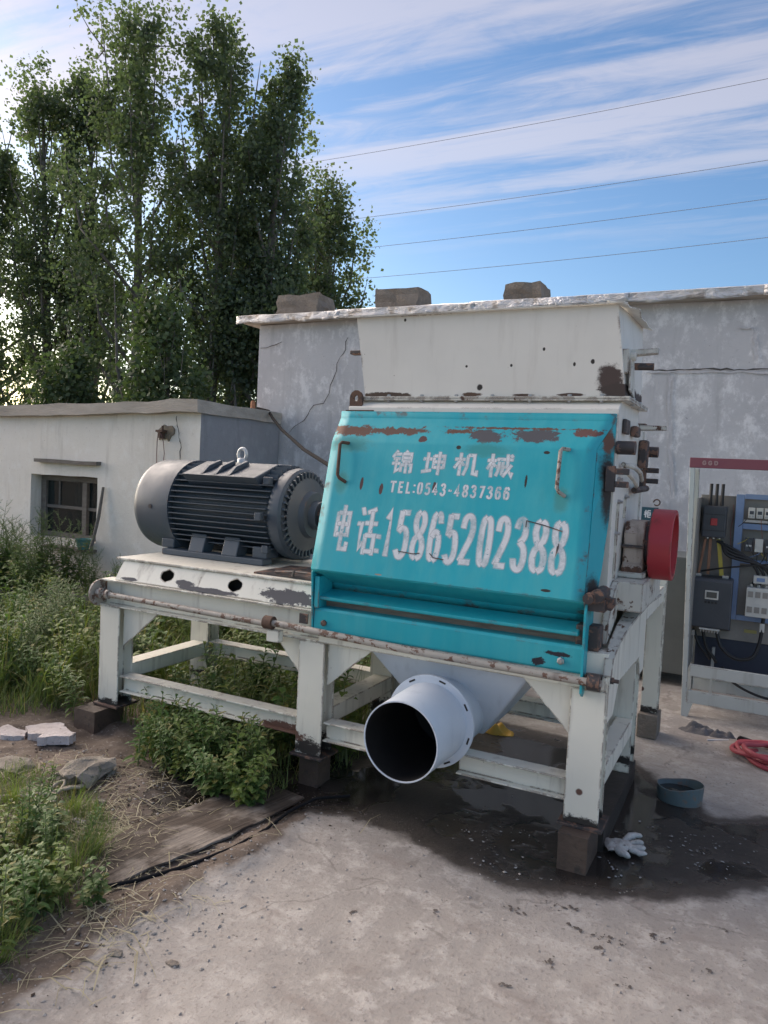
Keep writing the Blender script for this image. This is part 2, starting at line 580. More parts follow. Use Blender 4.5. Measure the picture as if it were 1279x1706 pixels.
M_CRACK = rough_mat('crack_shadow_dirt', (0.05, 0.047, 0.045), (0.09, 0.085, 0.08), 20, 0.95, 0.1)
M_BRICKISH = rough_mat('broken_adobe', (0.20, 0.165, 0.12), (0.30, 0.25, 0.19), 14, 0.95, 0.9, 0.02)
M_RUST = rough_mat('dark_rust', (0.06, 0.038, 0.03), (0.13, 0.07, 0.045), 12, 0.8, 0.6, 0.004, spots=(0.04, 0.035, 0.035))
M_BLACK = rough_mat('black_rubber', (0.012, 0.012, 0.014), (0.025, 0.025, 0.026), 8, 0.55, 0.1)
M_STONE = rough_mat('rough_stone', (0.17, 0.145, 0.12), (0.27, 0.235, 0.20), 7, 0.95, 0.9, 0.02)

m, n, b = new_mat('window_glass')
b.inputs['Base Color'].default_value = (0.02, 0.03, 0.03, 1); b.inputs['Roughness'].default_value = 0.07
b.inputs['Alpha'].default_value = 0.55
M_GLASS = m
m, n, b = new_mat('crumpled_foil_sheet')
v = obj_vec(n)
b.inputs['Metallic'].default_value = 0.75
n.put(b.inputs['Base Color'], n.mix(n.step(n.noise(v, 6, 5), 0.5, 0.65), (0.60, 0.60, 0.61), (0.34, 0.31, 0.28)))
n.put(b.inputs['Roughness'], n.lin(n.noise(v, 9, 4), 0.3, 0.7, 0.28, 0.6))
n.put(b.inputs['Normal'], n.bump(n.noise(n.scaled(v, (1, 1, 2.5)), 7, 5, 0.6, 1.5), 0.9, 0.03))
M_FOIL = m


def wobble_box(mb, x0, x1, y0, y1, z0, z1, step=0.25, amp=0.012, seed=0, zf=None):
    """box whose faces are grids with uneven surface (old masonry); zf(x, y) shifts z"""
    def grid(o, u, v, nu, nv):
        vs = []
        for j in range(nv + 1):
            for i in range(nu + 1):
                p = Vector(o) + Vector(u) * (i / nu) + Vector(v) * (j / nv)
                q = p * 2.3 + Vector((seed, 0, 0))
                d = mnoise.noise_vector(q) * amp + mnoise.noise_vector(q * 4) * amp * 0.35
                p = p + d
                if zf: p.z += zf(p.x, p.y)
                vs.append(p)
        fs = [(j * (nu + 1) + i, j * (nu + 1) + i + 1, (j + 1) * (nu + 1) + i + 1, (j + 1) * (nu + 1) + i) for j in range(nv) for i in range(nu)]
        mb.add(vs, fs)
    a, b_, c = x1 - x0, y1 - y0, z1 - z0
    nx, ny, nz = (max(1, int(round(q / step))) for q in (a, b_, c))
    grid((x0, y0, z0), (a, 0, 0), (0, 0, c), nx, nz)
    grid((x1, y0, z0), (0, b_, 0), (0, 0, c), ny, nz)
    grid((x1, y1, z0), (-a, 0, 0), (0, 0, c), nx, nz)
    grid((x0, y1, z0), (0, -b_, 0), (0, 0, c), ny, nz)
    grid((x0, y0, z1), (a, 0, 0), (0, b_, 0), nx, ny)
    grid((x0, y1, z0), (a, 0, 0), (0, -b_, 0), nx, ny)


def ribbon(mb, pts, wid, nrm, lift=0.002):
    """thin flat strip along pts lying on a wall with normal nrm"""
    nrm = Vector(nrm); pts = [Vector(p) for p in pts]
    vs, fs = [], []
    for i, p in enumerate(pts):
        d = (pts[min(i + 1, len(pts) - 1)] - pts[max(i - 1, 0)]).normalized()
        s = d.cross(nrm).normalized()
        ww = wid * (0.5 + random.random()) * (0.4 if i in (0, len(pts) - 1) else 1)
        vs += [p + s * ww / 2 + nrm * lift, p - s * ww / 2 + nrm * lift]
        if i: fs.append((2 * i - 2, 2 * i - 1, 2 * i + 1, 2 * i))
    mb.add(vs, fs)


def jag(pts, n=6, amp=0.03):
    out = []
    for a, b_ in zip(pts[:-1], pts[1:]):
        a, b_ = Vector(a), Vector(b_)
        for i in range(n):
            p = a.lerp(b_, i / n)
            out.append(p + Vector((random.uniform(-amp, amp), 0, random.uniform(-amp, amp))))
    return out + [Vector(pts[-1])]


# --- long cement building behind the machine
BX0, BY = -5.54, 7.4
bld = thing('cement_building', (-1.5, 10, 0), 'long low grey cement building with foil edged flat roof behind the machine', 'building')
mb = MB(); wobble_box(mb, BX0, 9.0, BY, BY + 5.5, -0.1, 3.24, 0.4, 0.010, 3)
mb.build('wall', M_CEM, bld, smooth=35)
mb = MB(); wobble_box(mb, BX0 - 0.16, 9.1, BY - 0.10, BY + 5.6, 3.243, 3.30, 0.35, 0.012, 5)
rf = mb.build('roof', M_SLAB, bld)
# foil fascia: separate overlapping sheets
x = BX0 - 0.24; k = 0
while x < 3.5:
    L = random.uniform(1.2, 1.9)
    nu, nv = int(L / 0.05), 4
    vs, fs = [], []
    tl = random.uniform(-0.015, 0.015)
    for i in range(nu + 1):
        for j in range(nv + 1):
            px = x + L * i / nu
            zz_ = 3.235 + 0.115 * j / nv + tl * (i / nu - 0.5)
            q = Vector((px * 3.1, j * 0.4, k * 7.7))
            w1 = mnoise.noise(q) * 0.022 + mnoise.noise(q * 3.3) * 0.012
            if j == 0: zz_ += mnoise.noise(q * 1.7) * 0.022
            vs.append((px, BY - 0.15 - 0.004 * (k % 3) + w1 + (0.10 if j == nv else 0), zz_ + w1 * 0.5))
    for i in range(nu):
        for j in range(nv):
            a = i * (nv + 1) + j
            fs.append((a, a + nv + 1, a + nv + 2, a + 1))
    MB().add(vs, fs).build('foil_sheet', M_FOIL, rf, smooth=60, solid=0.003)
    x += L - 0.06; k += 1
mb = MB()
ribbon(mb, jag([(-5.05, BY, 1.95), (-4.75, BY, 2.25), (-4.55, BY, 2.35), (-4.42, BY, 2.75), (-4.30, BY, 3.05)], 5, 0.025), 0.008, (0, -1, 0), 0.014)
ribbon(mb, jag([(-5.5, BY, 2.97), (-5.2, BY, 3.03)], 4, 0.02), 0.012, (0, -1, 0), 0.014)
mb.build('crack', M_CRACK, bld)
M_EFF = rough_mat('lime_bloom', (0.52, 0.52, 0.54), (0.40, 0.40, 0.42), 20, 0.95, 0.5)
mb = MB()
ribbon(mb, jag([(-1.05, BY, 2.605), (-0.55, BY, 2.61), (-0.1, BY, 2.60), (0.5, BY, 2.61)], 9, 0.012), 0.018, (0, -1, 0), 0.014)
ribbon(mb, jag([(-0.86, BY, 2.60), (-0.82, BY, 2.0), (-0.76, BY, 1.45)], 9, 0.008), 0.016, (0, -1, 0), 0.014)
ribbon(mb, jag([(-0.30, BY, 2.98), (-0.18, BY, 3.0), (-0.16, BY, 2.7)], 6, 0.02), 0.02, (0, -1, 0), 0.014)
mb.build('joint_line', M_EFF, bld)
mb = MB()
ribbon(mb, jag([(-1.0, BY, 2.625), (-0.6, BY, 2.63), (-0.1, BY, 2.62), (0.5, BY, 2.63)], 9, 0.008), 0.012, (0, -1, 0), 0.016)
mb.build('crack', M_CRACK, bld)


def rock(name, c, size, mat, seed, parent=None, sub=2, amp=0.22, boxy=0.0):
    bm = bmesh.new()
    if boxy:
        bmesh.ops.create_cube(bm, size=1.0)
        bmesh.ops.subdivide_edges(bm, edges=bm.edges, cuts=3, use_grid_fill=True)
    else:
        bmesh.ops.create_icosphere(bm, subdivisions=sub, radius=0.5)
        for v_ in bm.verts:      # squarish broken lump
            m_ = max(abs(v_.co.x), abs(v_.co.y), abs(v_.co.z)); v_.co *= 1 + .35 * (.5 / m_ - 1) if m_ > 1e-6 else 1
    for v_ in bm.verts:
        q = v_.co * 2.2 + Vector((seed * 3.7, seed, 0))
        v_.co += mnoise.noise_vector(q) * amp * (1 if not boxy else 0.45) + mnoise.noise_vector(q * 3) * amp * 0.3
        v_.co.x *= size[0]; v_.co.y *= size[1]; v_.co.z *= size[2]
    lo = min(v_.co.z for v_ in bm.verts)
    me = bpy.data.meshes.new(name); bm.to_mesh(me); bm.free()
    me.materials.append(mat)
    o = bpy.data.objects.new(name, me); COL.objects.link(o)
    o.location = (c[0], c[1], c[2] - lo - 0.01)
    return o


for i, (x0, x1, z1, lab) in enumerate([(-5.35, -4.74, 3.56, 'brown roof block nearest the poplars, on the end of the cement building'),
                                       (-4.00, -3.49, 3.55, 'rounded brown stone on the roof edge, middle of the three'),
                                       (-2.51, -2.13, 3.52, 'dark grey squared block on the roof edge above the hopper')]):
    o = rock('roof_stone', ((x0 + x1) / 2, 7.62, 3.29), ((x1 - x0) * 0.98, 0.36, z1 - 3.27), M_STONE, i + 1, amp=0.16, boxy=1)
    tag(o, lab, 'stone', 'stones weighing down the roof sheets')

# --- low whitewashed hut
HX1, HY = -5.19, 6.0
hutz = lambda x, y: (x - HX1) * 0.026 - (y - HY) * 0.012
hut = thing('low_hut', (-8, 6.9, 0), 'low whitewashed hut with concrete slab roof and small dark window', 'hut')
WX0, WX1, WZ0, WZ1 = -7.74, -6.64, 0.60, 1.34


def hut_front():
    """front wall as a grid with the window opening left out, 0.24 m thick reveals"""
    mb = MB()
    xs = sorted(set([round(q, 4) for q in np.linspace(-16, WX0, 30)] + [round(q, 4) for q in np.linspace(WX0, WX1, 6)] + [round(q, 4) for q in np.linspace(WX1, HX1, 8)]))
    zs = sorted(set([round(q, 4) for q in np.linspace(-0.1, WZ0, 4)] + [round(q, 4) for q in np.linspace(WZ0, WZ1, 4)] + [round(q, 4) for q in np.linspace(WZ1, 2.09, 4)]))
    idx = {}
    vs, fs = [], []
    for j, z in enumerate(zs):
        for i, x in enumerate(xs):
            q = Vector((x * 2, z * 2, 4.4))
            d = mnoise.noise(q) * 0.018 + mnoise.noise(q * 3) * 0.008
            edge = (WX0 - 1e-3 <= x <= WX1 + 1e-3) and (WZ0 - 1e-3 <= z <= WZ1 + 1e-3)
            zz_ = z + (hutz(x, HY) if j == len(zs) - 1 else 0)
            vs.append((x + (mnoise.noise(q * 2.3) * 0.012 if edge else 0), HY + d, zz_ + (mnoise.noise(q * 1.9 + Vector((3, 1, 0))) * 0.012 if edge else 0)))
            idx[(i, j)] = len(vs) - 1
    for j in range(len(zs) - 1):
        for i in range(len(xs) - 1):
            xm, zm = (xs[i] + xs[i + 1]) / 2, (zs[j] + zs[j + 1]) / 2
            if WX0 < xm < WX1 and WZ0 < zm < WZ1: continue
            fs.append((idx[(i, j)], idx[(i + 1, j)], idx[(i + 1, j + 1)], idx[(i, j + 1)]))
    mb.add(vs, fs)
    # reveals
    r = 0.24
    ring = []
    ii = [i for i, x in enumerate(xs) if WX0 - 1e-3 <= x <= WX1 + 1e-3]
    jj = [j for j, z in enumerate(zs) if WZ0 - 1e-3 <= z <= WZ1 + 1e-3]
    ring = [(i, jj[0]) for i in ii] + [(ii[-1], j) for j in jj[1:]] + [(i, jj[-1]) for i in ii[-2::-1]] + [(ii[0], j) for j in jj[-2:0:-1]]
    o = len(mb.v)
    mb.v += [(vs[idx[k]][0], HY + r, vs[idx[k]][2]) for k in ring]
    for a in range(len(ring)):
        b_ = (a + 1) % len(ring)
        mb.f.append((idx[ring[a]], idx[ring[b_]], o + b_, o + a))
    return mb


hut_front().build('front_wall', M_LIME, hut, smooth=30, fix=False)
mb = MB()   # side wall and back
mb.add([(HX1, HY, -.1), (HX1, BY - .02, -.1), (HX1, BY - .02, 2.07), (HX1, HY, 2.09)], [(0, 1, 2, 3)])
mb.add([(-16, BY - .02, -.1), (HX1, BY - .02, -.1), (HX1, BY - .02, 2.07), (-16, BY - .02, 1.79)], [(0, 1, 2, 3)])
mb.build('side_wall', M_CEM2, hut, fix=False)
mb = MB(); wobble_box(mb, -16.2, HX1 + 0.03, HY - 0.10, BY - 0.02, 2.075, 2.20, 0.17, 0.022, 8, hutz)
mb.build('roof_slab', M_SLAB, hut, smooth=40)
# dark interior, window
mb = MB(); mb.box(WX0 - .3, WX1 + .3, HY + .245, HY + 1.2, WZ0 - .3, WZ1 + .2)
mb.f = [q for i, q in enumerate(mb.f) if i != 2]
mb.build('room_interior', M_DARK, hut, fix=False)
mb = MB()
y0, y1 = HY + 0.13, HY + 0.19
fz0 = WZ0 + 0.06
mb.box(WX0 + .02, WX1 - .005, y0, y1, WZ1 - .075, WZ1 - .01); mb.box(WX0 + .02, WX1 - .005, y0, y1, fz0 - .06, fz0)
mb.box(WX0 + .02, WX0 + .10, y0 - .002, y1, fz0, WZ1 - .075); mb.box(WX1 - .06, WX1 - .005, y0 - .002, y1, fz0, WZ1 - .075)
wn = mb.build('window', M_WOODG, hut, bevel=0.004)
mb = MB()
xm = WX0 + 0.76
mb.box(xm - .035, xm + .035, y0 - .012, y1 - .01, fz0, WZ1 - .076)
zm = fz0 + 0.30
mb.box(WX0 + .10, xm - .036, y0 + .01, y1 - .01, zm - .018, zm + .018); mb.box(xm + .036, WX1 - .061, y0 + .01, y1 - .01, zm - .02, zm + .016)
mb.box(WX0 + .30, WX0 + .32, y0 + .015, y1 - .015, zm + .019, WZ1 - .077)
mb.build('glazing_bars', M_WOODG, wn, bevel=0.003)
for (a, b_, c, d) in ((WX0 + .10, xm - .035, fz0, zm - .018), (WX0 + .10, xm - .035, zm + .018, WZ1 - .075), (xm + .036, WX1 - .061, fz0, zm - .02), (xm + .036, WX1 - .061, zm + .016, WZ1 - .075)):
    MB().box(a + .001, b_ - .001, y0 + .03, y0 + .034, c + .001, d - .001).build('pane', M_GLASS, wn)
M_CURT = rough_mat('faded_curtain', (0.16, 0.19, 0.20), (0.24, 0.26, 0.27), 5, 0.9, 0.3, 0.01, (6, 1, 1))
mb = MB()
for (a, b_, c, d) in ((WX0 + .42, WX0 + .70, zm, WZ1 - .08), (xm + .05, WX1 - .07, fz0, zm - .02)):
    nn = 14
    vs = [(a + (b_ - a) * i / nn + (0.02 if z == c else 0), HY + .27 + .015 * math.sin(i * 1.9), z) for z in (c, d) for i in range(nn + 1)]
    mb.add(vs, [(i, i + 1, nn + 2 + i, nn + 1 + i) for i in range(nn)])
mb.build('curtain', M_CURT, wn, smooth=60, fix=False)
mb = MB(); wobble_box(mb, -7.60, -6.60, HY - .07, HY + .02, 1.475, 1.515, 0.1, 0.010, 2)
mb.build('ledge_board', M_WOODG, hut)
mb = MB(); mb.box(WX0 + .35, WX1 + .02, HY - .10, HY + .05, 0.50, 0.53)
mb.build('sill_shelf', M_WOODG, hut, bevel=.004)
# broken hole with bracket and loose wires
random.seed(5)
mb = MB()
pts = [(-5.655 + 0.115 * (1 + .35 * random.uniform(-1, 1)) * math.cos(a), HY - 0.022, 1.85 + 0.085 * (1 + .4 * random.uniform(-1, 1)) * math.sin(a)) for a in np.linspace(0, 2 * PI, 16)[:-1]]
mb.add(pts + [(p[0] * 1 - 0.0, HY + 0.01, p[2]) for p in pts], [tuple(range(15))] + [(i, (i + 1) % 15, 15 + (i + 1) % 15, 15 + i) for i in range(15)])
mb.build('broken_plaster', M_BRICKISH, hut)
mb = MB(); mb.box(-5.71, -5.62, HY - .10, HY - .021, 1.862, 1.885); mb.box(-5.672, -5.648, HY - .095, HY - .022, 1.80, 1.861); mb.tube([(-5.64, HY - .07, 1.885), (-5.64, HY - .07, 1.93)], .012)
mb.build('wire_bracket', M_RUST, hut)
M_WIRE = rough_mat('faded_red_wire', (0.16, 0.08, 0.075), (0.24, 0.13, 0.12), 9, 0.7, 0.1)
mb = MB()
for dx in (-.02, .015):
    mb.tube([(-5.66 + dx, HY - .09, 1.85), (-5.68 + dx * 2.5, HY - .05, 1.76), (-5.69 + dx * 3, HY - .03, 1.64), (-5.70 + dx * 2.6, HY - .025, 1.52)], .004, 6)
mb.build('loose_wire', M_WIRE, hut, smooth=60)
mb = MB()
ribbon(mb, jag([(-5.50, HY, 2.03), (-5.46, HY, 1.86), (-5.42, HY, 1.75), (-5.44, HY, 1.55)], 5, .01), .010, (0, -1, 0), .028)
mb.build('crack', M_CRACK, hut)

# stick, teal bucket on the shelf
stick = MB().tube([(-6.52, HY - .03, 1.24), (-6.545, HY - .06, 0.92), (-6.60, HY - .11, 0.53)], [.014, .019, .016], 8).build('leaning_stick', M_WOODG, smooth=50)
tag(stick, 'weathered stick leaning on the hut wall beside its window', 'stick')
M_TEALP = rough_mat('faded_teal_plastic', (0.07, 0.21, 0.20), (0.13, 0.28, 0.26), 5, 0.6, 0.1)
bk = MB().lathe([(0, .055), (.11, .085), (.118, .09), (.118, .082), (.01, .05)], 'z', (-6.74, HY - .02 - .07, .531), 20, closed=False).build('small_bucket', M_TEALP, smooth=40)
tag(bk, 'small faded teal pot standing on the shelf under the hut window', 'pot')

# cable from the hut roof to the machine
M_CABLE, n, b = new_mat('dull_black_cable')
n.put(b.inputs['Base Color'], n.mix(n.noise(obj_vec(n), 12, 4), (.010, .010, .012), (.02, .02, .022)))
b.inputs['Roughness'].default_value = .9; b.inputs['Specular IOR Level'].default_value = .1
def pot_cable():
    mb = MB()
    pts = [Vector(p) for p in ((-5.42, 7.25, 2.235), (-5.22, 7.2, 2.20), (-5.02, 7.0, 2.11), (-4.4, 6.3, 1.94), (-3.4, 5.2, 1.72), (-2.35, 4.15, 1.52), (-1.97, 3.85, 1.45))]
    mb.tube(pts, .016, 8)
    o = mb.build('black_cable', M_BLACK, smooth=60)
    o.data.materials[0] = M_CABLE
    return tag(o, 'thick black cable running from the hut roof corner down to the machine', 'cable')
pot_cable()
M_CLAY = rough_mat('orange_clay', (0.30, 0.13, 0.07), (0.38, 0.18, 0.10), 9, 0.85, 0.3)
o = MB().lathe([(0, .045), (.02, .05), (.05, .03), (.12, .028), (.14, .02)], 'z', (-5.50, 7.27, 2.185), 14).build('insulator', M_CLAY, smooth=40)
tag(o, 'small orange clay insulator on the hut roof corner', 'insulator')

# power lines: beyond the building, parallel to it
M_LINE = rough_mat('aluminium_line', (0.22, 0.24, 0.27), (0.26, 0.28, 0.31), 2, 0.5, 0.0)
for z, lab in ((15.55, 'topmost of the four thin power lines crossing the sky'), (12.72, 'second power line from the top, below the cloud bands'),
               (11.37, 'third power line from the top across the blue sky'), (10.02, 'lowest of the four power lines, just above the roof stones')):
    mb = MB()
    pts = [(xx, 30, z + 0.35 * ((xx + 9) / 9) ** 2 * 0.25 + (xx + 18) * 0.016) for xx in np.linspace(-48, 30, 40)]
    mb.tube(pts, .010, 5)
    tag(mb.build('power_line', M_LINE, smooth=80), lab, 'power line', 'power lines across the sky')

# ------------------------------------------------------------------ the crusher
RB = (-1.95, 3.6, 0.0)
CR = thing('crushing_machine', RB, 'large turquoise and cream crushing machine on a steel frame with dark electric motor', 'machine')
GREY = (0.085, 0.085, 0.095); BROWN = (0.13, 0.068, 0.05); DK = (0.03, 0.027, 0.025)
CREAM = (0.77, 0.755, 0.665)
M_FRAME = painted('cream_frame_paint', CREAM, 0.42, (0.075, 0.055, 0.045), 0.69, 8, 1.0, 0.55, off=RB,
                  blobs=[(-2.10, .925, .17, .035, GREY, .1, 1.6), (-2.62, .90, .20, .014, GREY, .1, 1.2), (-2.78, .92, .07, .014, GREY, .1, 1.3),
                         (-3.18, .90, .06, .010, GREY, .1, 1.3),
                         (-.585, .165, .12, .026, DK, .5, 2.4), (-1.93, .19, .09, .05, DK, .5, 2.6), (-3.31, .165, .09, .025, DK, .5, 2.6),
                         (-.60, .295, .014, .014, BROWN, .5, .6), (-1.70, .63, .018, .018, (0.30, .14, .06), .8, .6),
                         (-2.10, .245, .15, .03, BROWN, .2, 1.5)])
M_HOP = painted('cream_hopper_paint', (0.70, 0.69, 0.64), 0.5, (0.05, 0.04, 0.035), 0.76, 6, 0.5, 0.16, off=RB, fine=0.8,
                blobs=[(-1.72, 1.965, .13, .016, (0.08, .055, .04), .25, 1.1), (-.635, 2.035, .05, .06, (0.07, .05, .045), .5, 1.2), (-.60, 1.985, .07, .03, (0.06, .045, .04), .3, 1.2),
                       (-1.23, 2.0, .014, .014, DK, .5, .6), (-1.27, 1.968, .05, .010, (0.1, .06, .04), .3, 1.0), (-1.02, 1.965, .05, .006, (0.08, .05, .04), .3, 1.0),
                       (-.80, 1.966, .06, .007, (0.08, .05, .04), .3, 1.0), (-.93, 2.17, .006, .008, DK, .3, .4), (-1.30, 2.10, .006, .006, DK, .3, .4),
                       (-1.63, 2.33, .007, .008, DK, .3, .4), (-.79, 2.10, .006, .009, DK, .3, .4), (-.71, 2.11, .009, .011, DK, .3, .5), (-1.08, 2.10, .006, .007, DK, .3, .4)])
TEAL = (0.014, 0.37, 0.45)
M_TEAL = painted('turquoise_paint', TEAL, 0.40, (0.10, 0.055, 0.045), 0.785, 7, 0.35, 0.30, (0.06, 0.34, 0.36), off=RB, fine=0.25, dent=0.9, fade=(0.045, 0.39, 0.445),
                 blobs=[(-1.82, 1.78, .14, .026, BROWN, .10, 2.0), (-1.62, 1.78, .16, .016, (0.12, .07, .055), .10, 3.2), (-1.45, 1.745, .022, .016, (0.1, .05, .05), .1, .8),
                        (-1.14, 1.765, .085, .028, GREY, .08, 1.9), (-.92, 1.775, .10, .028, GREY, .08, 2.0), (-1.30, 1.785, .07, .012, BROWN, .1, 3.2),
                        (-.70, 1.79, .06, .014, (0.14, .07, .06), .2, 3.0), (-1.0, 1.805, .30, .005, BROWN, .1, 3.4),
                        (-1.62, 1.50, .010, .026, (0.09, .05, .05), .1, .9), (-1.73, 1.52, .008, .03, (0.09, .05, .05), .1, 1.0), (-1.35, 1.52, .009, .024, (0.09, .05, .05), .1, .9),
                        (-.925, 1.57, .006, .03, DK, .1, 1.0), (-1.12, 1.71, .010, .014, DK, .2, .8), (-1.26, 1.71, .012, .009, DK, .2, .8), (-.85, 1.70, .014, .007, DK, .2, .9),
                        (-1.83, 1.71, .10, .035, (0.05, .27, .28), .9, 1.2), (-1.12, 1.70, .10, .03, (0.035, .29, .31), .9, 1.2), (-.76, 1.50, .03, .05, (0.05, .29, .30), .9, 1.0), (-1.84, 1.52, .03, .05, (0.05, .29, .30), .9, 1.0), (-.80, .82, .03, .018, (0.02, .02, .03), .1, 2.2), (-.72, .86, .05, .010, (0.02, .02, .03), .1, 2.3), (-.78, 1.125, .02, .006, DK, .2, .9), (-1.56, 1.108, .02, .004, (0.3, .25, .2), .2, .9)])
M_TEALS = painted('grimy_turquoise_paint', TEAL, 0.40, (0.10, 0.055, 0.045), 0.74, 8, 0.5, 0.3, (0.02, 0.10, 0.11), off=RB, fine=0.5,
                  blobs=[(3.26, 1.56, .05, .15, DK, .8, .8, 'y'), (3.12, 1.12, .06, .07, DK, .8, .8, 'y'), (3.27, 1.76, .03, .05, BROWN, .5, 1.2, 'y')])
M_PIPE = painted('pale_blue_white_paint', (0.62, 0.68, 0.76), 0.40, (0.3, 0.3, 0.32), 0.76, 6, 0.2, 0.35, (0.36, 0.40, 0.46), off=RB, fine=0.25, dent=0.25)
M_INNER = rough_mat('black_hollow_shade', (0.010, 0.010, 0.011), (0.02, 0.018, 0.018), 6, 0.6, 0.2)  # near-black that stands in for shade inside hollows
M_MOTOR = painted('dark_slate_motor_paint', (0.058, 0.080, 0.106), 0.42, (0.12, 0.11, 0.10), 0.78, 9, 0.25, 0.35, (0.10, 0.095, 0.085), fine=0.15, dent=0.1)
M_RED = painted('red_pulley_paint', (0.38, 0.030, 0.042), 0.42, (0.045, 0.035, 0.035), 0.66, 9, 0.7, 0.6, (0.07, 0.03, 0.03), fine=0.8)
M_OILY = painted('oily_dark_steel', (0.045, 0.04, 0.042), 0.5, (0.16, 0.11, 0.09), 0.54, 18, 0.7, 0.5, (0.02, 0.02, 0.02))
M_DIRTYW = painted('dirty_white_paint', (0.55, 0.55, 0.50), 0.5, (0.05, 0.04, 0.035), 0.60, 11, 0.9, 0.6, (0.07, 0.055, 0.045))
M_BEAR = painted('grimy_bearing_paint', (0.42, 0.36, 0.31), 0.6, (0.04, 0.03, 0.027), 0.56, 12, 0.9, 0.7, (0.06, 0.045, 0.04))
M_ZINC = rough_mat('zinc_bolt', (0.35, 0.35, 0.36), (0.50, 0.50, 0.50), 20, 0.4, 0.2, 0.002, metallic=0.8)
M_GALV = rough_mat('galvanised_eye', (0.42, 0.44, 0.45), (0.58, 0.60, 0.60), 12, 0.45, 0.3, 0.002, metallic=0.4)
M_ROD = painted('worn_pivot_rod', (0.38, 0.35, 0.31), 0.5, (0.12, 0.085, 0.07), 0.53, 26, 0.6, 0.7, (0.12, 0.08, 0.07))


def hbeam_v(x0, x1, y0, y1, z0, z1, t=0.009):
    """upright wide-flange section, flanges facing front and back"""
    mb = MB()
    xm = (x0 + x1) / 2
    mb.box(x0, x1, y0, y0 + t, z0, z1)
    mb.box(x0 + .004, x1 - .004, y1 - t, y1, z0, z1)
    mb.box(xm - t / 2, xm + t / 2, y0 + t, y1 - t, z0, z1)
    return mb


LEGX = [(-3.385, -3.235), (-2.008, -1.860), (-.660, -.515)]
ZL0, ZL1 = 0.160, 0.729
for (a, b_) in LEGX:
    hbeam_v(a, b_, 3.10, 3.22, ZL0, ZL1).build('leg', M_FRAME, CR, bevel=.0025)
    MB().box(a - .02, b_ + .02, 3.08, 3.25, ZL0 - .014, ZL0 - .001).build('foot_plate', M_OILY, CR, bevel=.002)
for (a, b_) in LEGX[:2]:
    hbeam_v(a, b_, 3.88, 4.0, 0.02, ZL1).build('leg', M_FRAME, CR, bevel=.0025)
# right hand end: middle and rear uprights
hbeam_v(-.640, -.518, 3.93, 4.12, 0.10, 0.90).build('leg', M_FRAME, CR, bevel=.0025)
hbeam_v(-.600, -.500, 4.88, 5.00, 0.15, 1.02).build('leg', M_FRAME, CR, bevel=.0025)
MB().box(-.61, -.49, 4.84, 5.03, 0.0, .148).build('foot_block', M_STONE, CR, bevel=.006)
hbeam_v(-1.96, -1.86, 4.88, 5.00, 0.15, 1.02).build('leg', M_FRAME, CR, bevel=.0025)
MB().box(-1.97, -1.85, 4.84, 5.03, 0.0, .148).build('foot_block', M_STONE, CR, bevel=.006)
for xr in (-.592, -1.952):      # rear platform rails
    MB().box(xr, xr + .084, 4.14, 4.879, .86, .955).build('rear_rail', M_FRAME, CR, bevel=.003)
MB().box(-1.859, -.601, 4.90, 4.98, .90, .99).build('rear_cross_rail', M_FRAME, CR, bevel=.003)
MB().prism([(4.06, 1.50), (4.13, .957), (4.92, .992), (4.92, 1.004)], 'x', -1.85, -.64).build('rear_cover', M_TEAL, CR, bevel=.003)
# front and rear stretchers: I sections lying on their side
def chan(x0, x1, y0, y1, z0, z1, t=.008):
    mb = MB()
    mb.box(x0, x1, y0, y1, z1 - t, z1); mb.box(x0, x1, y0, y1, z0, z0 + t); mb.box(x0, x1, y0 + .035, y0 + .035 + t, z0 + t, z1 - t)
    return mb
for i in (0, 1):
    for a, b_ in ([(LEGX[i][1] + .001, LEGX[i + 1][0] - .001)] if i == 0 else [(LEGX[1][1] + .001, -1.282 - .13), (-1.282 + .13, LEGX[2][0] - .001)]):
        chan(a, b_, 3.115, 3.205, 0.238, 0.334).build('stretcher', M_FRAME, CR, bevel=.002)
    chan(LEGX[i][1] + .001, (LEGX[i + 1][0] - .001), 3.89, 3.98, 0.30, 0.39).build('stretcher', M_FRAME, CR, bevel=.002)
for (a, b_), y1 in zip(LEGX, (3.879, 3.879, 3.929)):
    MB().prism([(3.222, .30), (y1, .30), (y1, .385), (3.222, .385)], 'x', (a + b_) / 2 - .04 + (0.03 if a > -1 else 0), b_ - .004).build('cross_stretcher', M_FRAME, CR, bevel=.003)
# gusset plates in the front plane
def gus(x, xe, z, ze, name='gusset_plate'):
    mb = MB(); mb.prism([(x, z), (xe, z), (x, ze)], 'y', 3.135, 3.145)
    return mb.build(name, M_FRAME, CR, bevel=.0015)
gus(LEGX[0][1] + .0005, -2.965, .728, .500); gus(LEGX[1][0] - .0005, -2.185, .728, .533); gus(LEGX[1][1] + .0005, -1.612, .728, .512); gus(LEGX[2][0] - .0005, -.878, .728, .515)
# upper channel of the motor base and beam of the crusher part
MB().prism([(3.095, .731), (3.19, .731), (3.19, .741), (3.155, .741), (3.155, .874), (3.19, .874), (3.19, .885), (3.095, .885), (3.095, .876), (3.145, .876), (3.145, .739), (3.095, .739)], 'x', -3.385, -1.90).build('base_channel', M_FRAME, CR, bevel=.002)
MB().prism([(3.85, .731), (4.0, .731), (4.0, .885), (3.85, .885)], 'x', -3.385, -1.90).build('base_channel', M_FRAME, CR, bevel=.003)
MB().box(-3.385, -3.30, 3.191, 3.849, .735, .88).build('base_channel', M_FRAME, CR, bevel=.003)
MB().prism([(3.10, .731), (4.05, .731), (4.05, .885), (3.12, .885), (3.12, .79), (3.10, .79)], 'x', -1.899, -.52).build('crusher_base_beam', M_FRAME, CR, bevel=.003)


